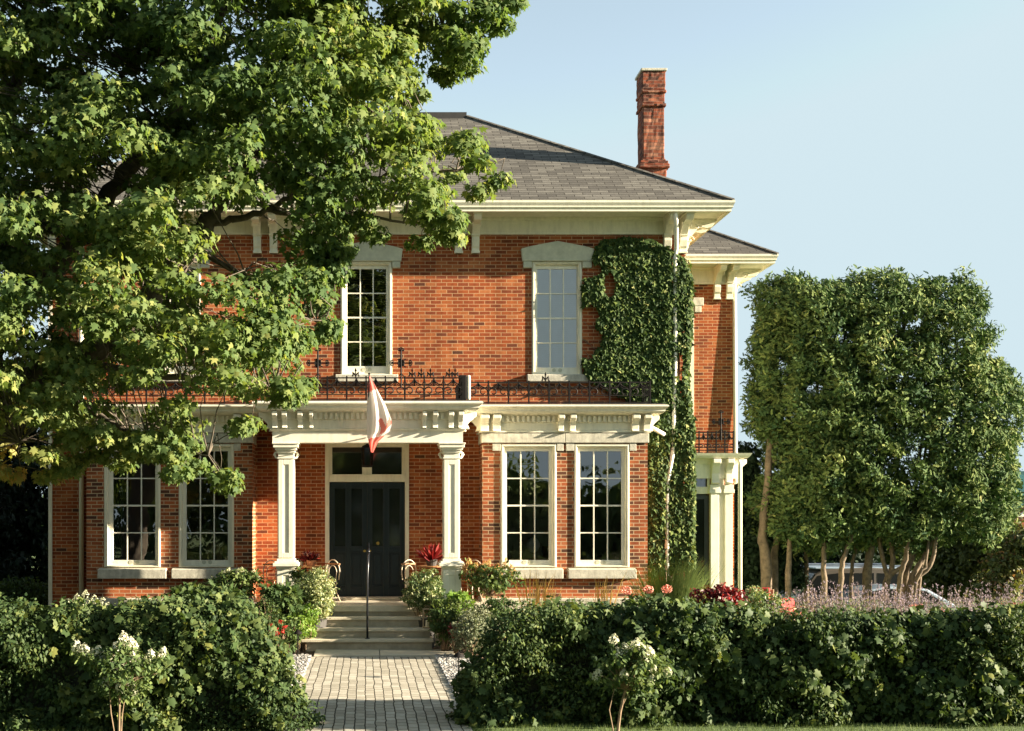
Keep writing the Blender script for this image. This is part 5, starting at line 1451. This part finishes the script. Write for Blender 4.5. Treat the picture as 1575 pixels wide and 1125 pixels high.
# path stake lights
def stake(px_, pyt, pyb, Y, label):
    b = 0.0; x = X(px_, Y); z = Z(pyt, Y)
    t = thing('path_light', label, 'garden light', (x, Y, 0))
    MB().tube([(x, Y, 0), (x, Y, z - .02)], .010, 6).build('stake', M['iron'], t)
    MB().lathe([(.02, -.05), (.085, -.035), (.06, 0), (.015, .035), (.004, .05)], (x, Y, z), 14).build('lamp_shade', M['iron'], t)
stake(705, 1007, 1050, 19.2, 'dark mushroom path light on the pebbles right of the path')
stake(458, 972, 1005, 21.9, 'thin dark path light at the left foot of the steps')
# ------------------------------------------------------------------ cedars beside the house
CY = 34.5
DB = 3.5
cout = [(1158, 458), (1178, 432), (1215, 426), (1290, 442), (1302, 432), (1360, 422), (1400, 430), (1440, 428), (1490, 446), (1510, 482), (1513, 530), (1498, 560), (1535, 562), (1545, 592), (1566, 636), (1550, 680), (1548, 720), (1546, 810), (1500, 848), (1440, 826), (1400, 856), (1350, 844), (1300, 834), (1268, 858), (1225, 848), (1190, 850), (1164, 800), (1188, 700), (1162, 690), (1148, 600), (1166, 520)]
cp = world_poly(cout, CY)
cc, dd = body_points(cp, 2300, CY, 1.9, 1.2, .74)
lft = world_poly([(1162, 470), (1180, 436), (1290, 446), (1330, 440), (1330, 838), (1290, 832), (1225, 846), (1168, 826), (1160, 780), (1180, 700), (1176, 640), (1156, 590), (1172, 520)], CY)
c2, d2 = body_points(lft, 800, CY, 1.5, 1.2, .8)
cc = np.concatenate([cc, c2]); dd = np.concatenate([dd, d2])
cpx = cc[:, 0] * F / cc[:, 1] + VX; cpy = VY - (cc[:, 2] - CH) * F / cc[:, 1]
rag = (dd < .25) & (rng.random(len(cc)) < .5); cc[rag] += rnd(int(rag.sum())) * np.array([.16, .1, .14]); cc[rag, 2] += .05
keep = ~((dd < .2) & (np.sin(cc[:, 2] * 3.1 + cc[:, 0] * 2.3) > .45))
for gx, gy, gr in ((1208, 560, 4), (1215, 640, 5), (1200, 720, 6), (1296, 520, 7), (1350, 640, 4), (1470, 545, 4), (1390, 500, 5), (1250, 600, 8), (1420, 690, 7)):
    keep &= (cpx - gx) ** 2 + (cpy - gy) ** 2 > (gr + 7) ** 2
cc = cc[keep]; cpx = cpx[keep]; cpy = cpy[keep]
def gb(px_, Y): Y += DB; return (X(px_, Y), Y, float(gz(X(px_, Y), Y)) - .05)
def Wc(px_, py_, Y): return W(px_, py_, Y + DB)
cedars = [
    ('cedar with twin trunks at the left end of the row', [([gb(1180, 30.5), Wc(1178, 860, 30.5), Wc(1172, 820, 30.5), Wc(1180, 740, 30.5), Wc(1190, 600, 30.6), Wc(1200, 470, 30.8)], .17, .05), ([gb(1194, 30.9), Wc(1192, 850, 30.9), Wc(1204, 800, 30.9), Wc(1215, 640, 31), Wc(1235, 480, 31)], .11, .04)]),
    ('slim cedar right of the twin trunks, before the brown van windscreen', [([gb(1212, 30.2), Wc(1213, 880, 30.2), Wc(1216, 820, 30.2), Wc(1222, 700, 30.6), Wc(1250, 520, 31)], .10, .03)]),
    ('thin shaded cedar standing behind the two bright trunks', [([gb(1240, 31.8), Wc(1241, 870, 31.8), Wc(1240, 780, 31.7), Wc(1262, 560, 31.5)], .08, .03)]),
    ('pale straight cedar before the middle of the brown van', [([gb(1268, 30.0), Wc(1268, 890, 30.0), Wc(1270, 820, 30.1), Wc(1290, 700, 30.5), Wc(1300, 500, 31)], .085, .03), ([gb(1310, 31.0), Wc(1310, 880, 31.0), Wc(1322, 800, 31), Wc(1330, 600, 31)], .06, .03)]),
    ('sunlit bent cedar right of the van door', [([gb(1290, 30.0), Wc(1293, 890, 30.0), Wc(1300, 850, 30.0), Wc(1316, 800, 30.1), Wc(1340, 640, 30.5), Wc(1350, 500, 31)], .085, .03)]),
    ('stout dark cedar in the middle of the row', [([gb(1332, 30.6), Wc(1334, 880, 30.6), Wc(1340, 830, 30.6), Wc(1345, 760, 30.8), Wc(1380, 560, 31), Wc(1400, 450, 31)], .14, .04)]),
    ('many-stemmed cedar fanning out beside the stout one', [([gb(1366, 30.4), Wc(1364, 900, 30.4), Wc(1372, 870, 30.4), Wc(1372, 800, 30.5), Wc(1390, 640, 31)], .12, .03), ([Wc(1366, 890, 30.4), Wc(1356, 850, 30.4), Wc(1352, 790, 30.4), Wc(1350, 700, 30.6)], .07, .03), ([Wc(1368, 885, 30.4), Wc(1398, 860, 30.3), Wc(1408, 800, 30.4), Wc(1430, 650, 31)], .07, .03), ([gb(1376, 30.0), Wc(1384, 890, 30.0), Wc(1396, 840, 30.0), Wc(1405, 780, 30.2), Wc(1440, 520, 31)], .06, .03)]),
    ('rightmost cedar with pale stems sweeping to the right', [([gb(1398, 30.2), Wc(1402, 895, 30.2), Wc(1420, 860, 30.2), Wc(1438, 810, 30.3), Wc(1470, 650, 31)], .10, .03), ([gb(1390, 30.5), Wc(1392, 890, 30.5), Wc(1405, 850, 30.5), Wc(1420, 790, 30.6), Wc(1430, 700, 31)], .11, .03), ([Wc(1400, 900, 30.2), Wc(1430, 870, 30.0), Wc(1440, 830, 30.0), Wc(1452, 770, 30.3), Wc(1500, 600, 31)], .07, .03), ([gb(1412, 30.4), Wc(1414, 890, 30.4), Wc(1424, 850, 30.4), Wc(1434, 800, 30.5)], .06, .03), ([gb(1392, 29.9), Wc(1410, 895, 29.9), Wc(1424, 866, 29.9), Wc(1430, 800, 30.2)], .055, .03), ([gb(1378, 29.8), Wc(1384, 900, 29.8), Wc(1394, 860, 29.8), Wc(1404, 800, 30.2)], .06, .03)]),
]
xs_ = np.array([1205, 1240, 1270, 1292, 1325, 1370, 1420, 1490]); zpref = np.array([0, 60, 0, -60, 60, 0, -40, 20])
own = np.argmin(np.abs(cpx[:, None] - xs_[None, :] + rng.normal(size=(len(cc), 1)) * 12), axis=1)
for k, (label, stems) in enumerate(cedars):
    g0 = stems[0][0][0]
    t = thing('cedar_tree', label, 'tree', g0, 'cedars beside the house')
    mb = MB()
    for pts, a, b in stems: limb(mb, pts, a, b, 8, .012)
    c = cc[own == k]
    twigs(mb, c[::8], limb_samples([(s[0][2:], 0) for s in stems]), None, .010, 4, .05)
    mb.build('trunk', M['cedar_bark'], t, smooth=True)
    clump_tint = tmix(len(c), .42, .14)  # random foliage tint for each clump
    p, N, T, S, tt, _ = clump_leaves(c, .17 + .19 * rng.random(len(c)), 62, .135, flat=.9, up=.2, out=.7, jit=.6, tint0=clump_tint, tspread=.16, droop=-.15, szvar=.45, facing=(.3, -.45, 0))
    leaves('crown', p, N, T, S, tt, SPRAY, M['cedar'], t)

# ------------------------------------------------------------------ background trees
def back_tree(label, outline, Y, thick, nclump, per, size, mat, tmpl, rad, tint=.5, name='tree', group='trees behind the house', trunk_px=None, front=.8):
    poly = world_poly(outline, Y)
    cx = np.mean([p[0] for p in poly]) if trunk_px is None else X(trunk_px, Y)
    b = float(gz(cx, Y))
    t = thing(name, label, 'tree', (cx, Y, b), group)
    cc, dd = body_points(poly, nclump, Y, thick, 1.2, front)
    p, N, T, S, tt, _ = clump_leaves(cc, rad * (.7 + .6 * rng.random(len(cc))), per, size, flat=.8, up=.3, out=.7, jit=.5, tint0=tmix(len(cc), tint, .14), droop=.5)
    k = p[:, 2] > b
    leaves('crown', p[k], N[k], T[k], S[k], tt[k], tmpl, mat, t)
    mb = MB(); top = max(p_[1] for p_ in poly)
    limb(mb, [(cx, Y, b - .1), (cx + .1, Y, (b + top) * .4), (cx, Y, top * .85)], .16, .04)
    for q in cc[::6]: mb.tube([(cx, Y, max(b + .3, q[2] * .7)), q], [.03, .01], 4, cap=False)
    mb.build('trunk', M['bark'], t, smooth=True)
    return t
back_tree('dark conifer filling the gap behind the cream downpipe', [(1135, 905), (1132, 700), (1140, 685), (1150, 690), (1162, 720), (1180, 740), (1200, 800), (1230, 900)], 36, 1.2, 520, 24, .17, M['darkconifer'], FROND, .28, .9, 'conifer_tree')
back_tree('tall shrubby tree in shade behind the leftmost cedar trunks', [(1150, 940), (1160, 780), (1230, 770), (1330, 780), (1340, 940)], 46, 1.5, 420, 22, .22, M['darkconifer'], OVAL, .45, .5)
back_tree('green tree in the distance behind the middle cedars', [(1300, 930), (1310, 800), (1360, 790), (1440, 800), (1460, 930)], 48, 1.8, 380, 24, .22, M['olive'], OVAL, .45, .2)
back_tree('olive green tree right of the cedars above the pale blue car', [(1415, 915), (1430, 860), (1440, 800), (1500, 790), (1545, 795), (1555, 830), (1530, 905), (1470, 918)], 41, 2.0, 620, 30, .17, M['olive'], OVAL, .34, .35)
back_tree('reddish-brown tipped bush at the far right edge', [(1500, 940), (1515, 880), (1540, 825), (1600, 800), (1640, 810), (1640, 860), (1560, 880), (1545, 940)], 38, 1.2, 380, 26, .14, M['olive'], OVAL, .28, .75)
back_tree('dark spruce left of the house', [(-60, 950), (-60, 760), (-20, 640), (30, 560), (70, 640), (100, 740), (115, 950)], 38, 1.8, 900, 26, .20, M['darkconifer'], FROND, .36, .4, 'spruce_tree')
back_tree('darker spruce at the left frame edge', [(-140, 950), (-140, 620), (-60, 520), (-10, 600), (20, 720), (35, 950)], 35, 1.8, 420, 26, .20, M['darkconifer'], FROND, .36, .3, 'spruce_tree')
back_tree('sunlit low shrub beyond the left corner of the house', [(-20, 960), (0, 900), (40, 890), (78, 900), (95, 960)], 31, .8, 160, 26, .10, M['lusher'], OVAL, .22, .5)
back_tree('unseen tall dark spruce added off the left end of the house to darken it', [(-330, 950), (-320, 400), (-200, 100), (-90, 420), (-60, 950)], 27, 1.8, 700, 26, .20, M['darkconifer'], FROND, .36, .3, 'spruce_tree')  # out-of-frame spruce, added to darken the left end of the house
back_tree('broad dark tree outside the frame, added to shade the left end of the house', [(-640, 1000), (-640, 500), (-520, 250), (-330, 300), (-240, 520), (-220, 1000)], 21, 1.6, 600, 26, .20, M['darkconifer'], FROND, .34, .4)  # unseen tree, added to block ambient light from the front left
# far-off woods: distant beyond the house, and across the street behind the viewer
def woods(label, x0, x1, y0, y1, h, nclump, mat, tint):
    c = np.stack([rng.uniform(x0, x1, nclump), rng.uniform(y0, y1, nclump), rng.random(nclump) ** .7 * h], 1)
    c[:, 2] *= .75 + .25 * np.sin(c[:, 0] * .35) * np.sin(c[:, 0] * .13 + 1)
    p, N, T, S, tt, _ = clump_leaves(c, 1.2, 12, .85, flat=.8, up=.3, jit=.5, tint0=tmix(nclump, tint, .15))
    leaves('woods', p, N, T, S, tt, OVAL, mat, kind='stuff', label=label)
woods('distant dark line of trees far behind the parked cars', -70, 110, 95, 110, 5.2, 1500, M['cedar'], .3)
woods('trees across the street that the window panes reflect', -60, 8, -24, -15, 17, 2200, M['lusher'], .5)
woods('lower trees across the street to the right', 8, 34, -24, -15, 6.5, 700, M['lusher'], .5)

# ------------------------------------------------------------------ vehicles in the lot
def wheel(parent, x, y, z, r=.33, flip=1):
    w = MB().tube([(x, y - .1, z), (x, y + .1, z)], r, 24).build('wheel', M['tyre'], parent, bevel=.02)
    MB().tube([(x, y - .115 * flip, z), (x, y - .1005 * flip, z)], r * .62, 16).build('rim', M['steel'], w)
def vehicle(name, label, x0, Y, b, L, prof, glass, mat, w=1.8, flip=False):
    """side profile in metres, nose at 0; glass = list of side-window polygons"""
    t = thing(name, label, 'car' if name != 'van' else 'van', (x0 + L / 2, Y + w / 2, b))
    fx = (lambda q: x0 + L - q) if flip else (lambda q: x0 + q)
    pr = [(fx(q), b + z) for q, z in prof]
    MB().prism(pr, 'y', Y, Y + w).build('body', mat, t, bevel=.05, smooth=False)
    for g in glass:
        MB().prism([(fx(q), b + z) for q, z in g], 'y', Y - .006, Y + .004).build('window', M['carglass'], t)
    for q in (.17 * L, .82 * L):
        wheel(t, fx(q), Y + .12, b + .33); wheel(t, fx(q), Y + w - .12, b + .33)
    MB().box(fx(.0) - .01, fx(.06), Y + .1, Y + .4, b + .62, b + .76).build('headlight', M['steel'], t)
    MB().box(fx(.0) - .01, fx(.06), Y + w - .4, Y + w - .1, b + .62, b + .76).build('headlight', M['steel'], t)
    MB().box(fx(.32 * L) - .1, fx(.32 * L) + .06, Y - .16, Y - .02, b + .95, b + 1.08).build('mirror', mat, t)
    return t, fx
Yv = 37.5
g = -.95
prof = [(0, .30), (0, .70), (.12, .85), (.95, 1.02), (1.12, 1.10), (1.62, 1.78), (1.9, 1.92), (3.2, 1.98), (4.55, 1.92), (4.75, 1.7), (4.85, 1.0), (4.85, .3), (4.4, .3), (4.3, .62), (4.0, .72), (3.7, .62), (3.6, .3), (1.25, .3), (1.15, .62), (.85, .72), (.5, .62), (.42, .3)]
vg = [[(1.30, 1.14), (1.72, 1.72), (2.35, 1.80), (2.35, 1.14)], [(2.45, 1.14), (2.45, 1.80), (3.45, 1.80), (3.45, 1.14)], [(3.55, 1.14), (3.55, 1.80), (4.45, 1.76), (4.62, 1.14)]]
vt, fx = vehicle('van', 'brown van parked behind the cedar trunks', X(1172, Yv), Yv, g, 4.85, prof, vg, M['vanpaint'], 1.9)
MB().prism([(fx(1.13), g + 1.13), (fx(1.60), g + 1.755), (fx(1.63), g + 1.75), (fx(1.16), g + 1.115)], 'y', Yv + .12, Yv + 1.78).build('windscreen', M['carglass'], vt)
for yy in (Yv + .15, Yv + 1.7): MB().tube([(fx(1.9), yy, g + 2.02), (fx(4.4), yy, g + 2.02)], .025, 6).build('roof_rack', M['steel'], vt)
MB().box(fx(1.65), fx(4.6), Yv + .03, Yv + 1.87, g + 1.925, g + 1.975).build('roof_panel', M['bluecar'], vt, bevel=.02)
MB().box(fx(1.2), fx(4.8), Yv - .012, Yv - .001, g + 1.08, g + 1.11).build('side_trim', M['steel'], vt)
Yc = 36.0
prof = [(0, .28), (0, .62), (.10, .78), (1.05, .93), (1.85, 1.38), (2.2, 1.46), (3.0, 1.47), (3.7, 1.36), (4.25, 1.02), (4.4, .92), (4.42, .3), (4.0, .28), (3.9, .6), (3.6, .68), (3.3, .6), (3.2, .28), (1.25, .28), (1.15, .6), (.85, .68), (.55, .6), (.45, .28)]
cg = [[(1.35, .96), (1.95, 1.34), (2.35, 1.40), (2.35, .96)], [(2.45, .96), (2.45, 1.40), (3.1, 1.40), (3.1, .96)], [(3.2, .96), (3.2, 1.39), (3.6, 1.32), (4.0, 1.0)]]
vt, fx = vehicle('car', 'pale blue car parked beyond the lavender', X(1295, Yc), Yc, g, 4.42, prof, cg, M['bluecar'], 1.75, True)
MB().prism([(fx(1.12), g + .985), (fx(1.80), g + 1.365), (fx(1.84), g + 1.35), (fx(1.16), g + .97)], 'y', Yc + .15, Yc + 1.6).build('windscreen', M['carglass'], vt)

# patio chairs with red cushions
def patio_chair(px_, Y, rz, label, ptop_):
    b = float(gz(X(px_, Y), Y)); t = thing('patio_chair', label, 'chair', (0, 0, 0), 'wooden patio chairs')
    for sx in (-1, 1):
        for sy in (-1, 1): MB().box(sx * .28 - .025, sx * .28 + .025, sy * .26 - .025, sy * .26 + .025, 0, .62 if sy < 0 else ptop_ - .02).build('leg', M['paletimber'], t)
        MB().box(sx * .28 - .04, sx * .28 + .04, -.30, .23, .621, .65).build('armrest', M['paletimber'], t, bevel=.006)
    MB().box(-.25, .25, -.28, .28, .36, .40).build('seat', M['paletimber'], t)
    MB().box(-.25, .25, .25, .28, .7, ptop_ - .03).build('backrest', M['paletimber'], t)
    MB().box(-.24, .24, -.27, .22, .401, .50).build('seat_cushion', M['cushion'], t, bevel=.035)
    MB().prism([(.12, .5), (.24, .5), (.25, ptop_ + .03), (.15, ptop_)], 'x', -.23, .23).build('back_cushion', M['cushion'], t, bevel=.03)
    t.location = (X(px_, Y), Y, b); t.rotation_euler = (0, 0, rz)
patio_chair(1220, 26.2, R(30), 'wooden patio chair with red cushions between the cedar trunks', .80)
patio_chair(1166, 27.2, R(-25), 'wooden patio chair with red cushions by the cream downpipe', .98)

# ------------------------------------------------------------------ neighbour house at the right edge
Yb = 58
nb = thing('neighbour_house', 'red brick house with teal roof showing at the right edge', 'house', (X(1640, Yb), Yb, -.95))
bx0 = X(1548, Yb)
MB().box(bx0 + .6, bx0 + 12, Yb, Yb + 8, -1.0, Z(800, Yb)).build('wall', M['brick'], nb)
MB().add([(bx0 - .6, Yb - .5, Z(800, Yb)), (bx0 + 13, Yb - .5, Z(800, Yb)), (bx0 + 13, Yb + 4, Z(720, Yb)), (bx0 - .6, Yb + 4, Z(720, Yb)), (bx0 - .6, Yb + 8.5, Z(800, Yb)), (bx0 + 13, Yb + 8.5, Z(800, Yb))], [(0, 1, 2, 3), (3, 2, 5, 4), (0, 3, 4), (1, 5, 2)]).build('roof', M['green_shingle'], nb)
gbx = X(1562, Yb - 2)
MB().prism([(gbx, Z(795, Yb - 2)), (gbx + .25, Z(795, Yb - 2)), (gbx + 3.2, Z(738, Yb - 2)), (gbx + 3.2, Z(728, Yb - 2))], 'y', Yb - 2.2, Yb - 2).build('gable_trim', M['white'], nb)
MB().prism([(gbx + .3, -1), (gbx + 6.2, -1), (gbx + 6.2, Z(800, Yb - 2)), (gbx + 3.2, Z(742, Yb - 2)), (gbx + .3, Z(800, Yb - 2))], 'y', Yb - 1.99, Yb - .01).build('gable', M['brick'], nb)
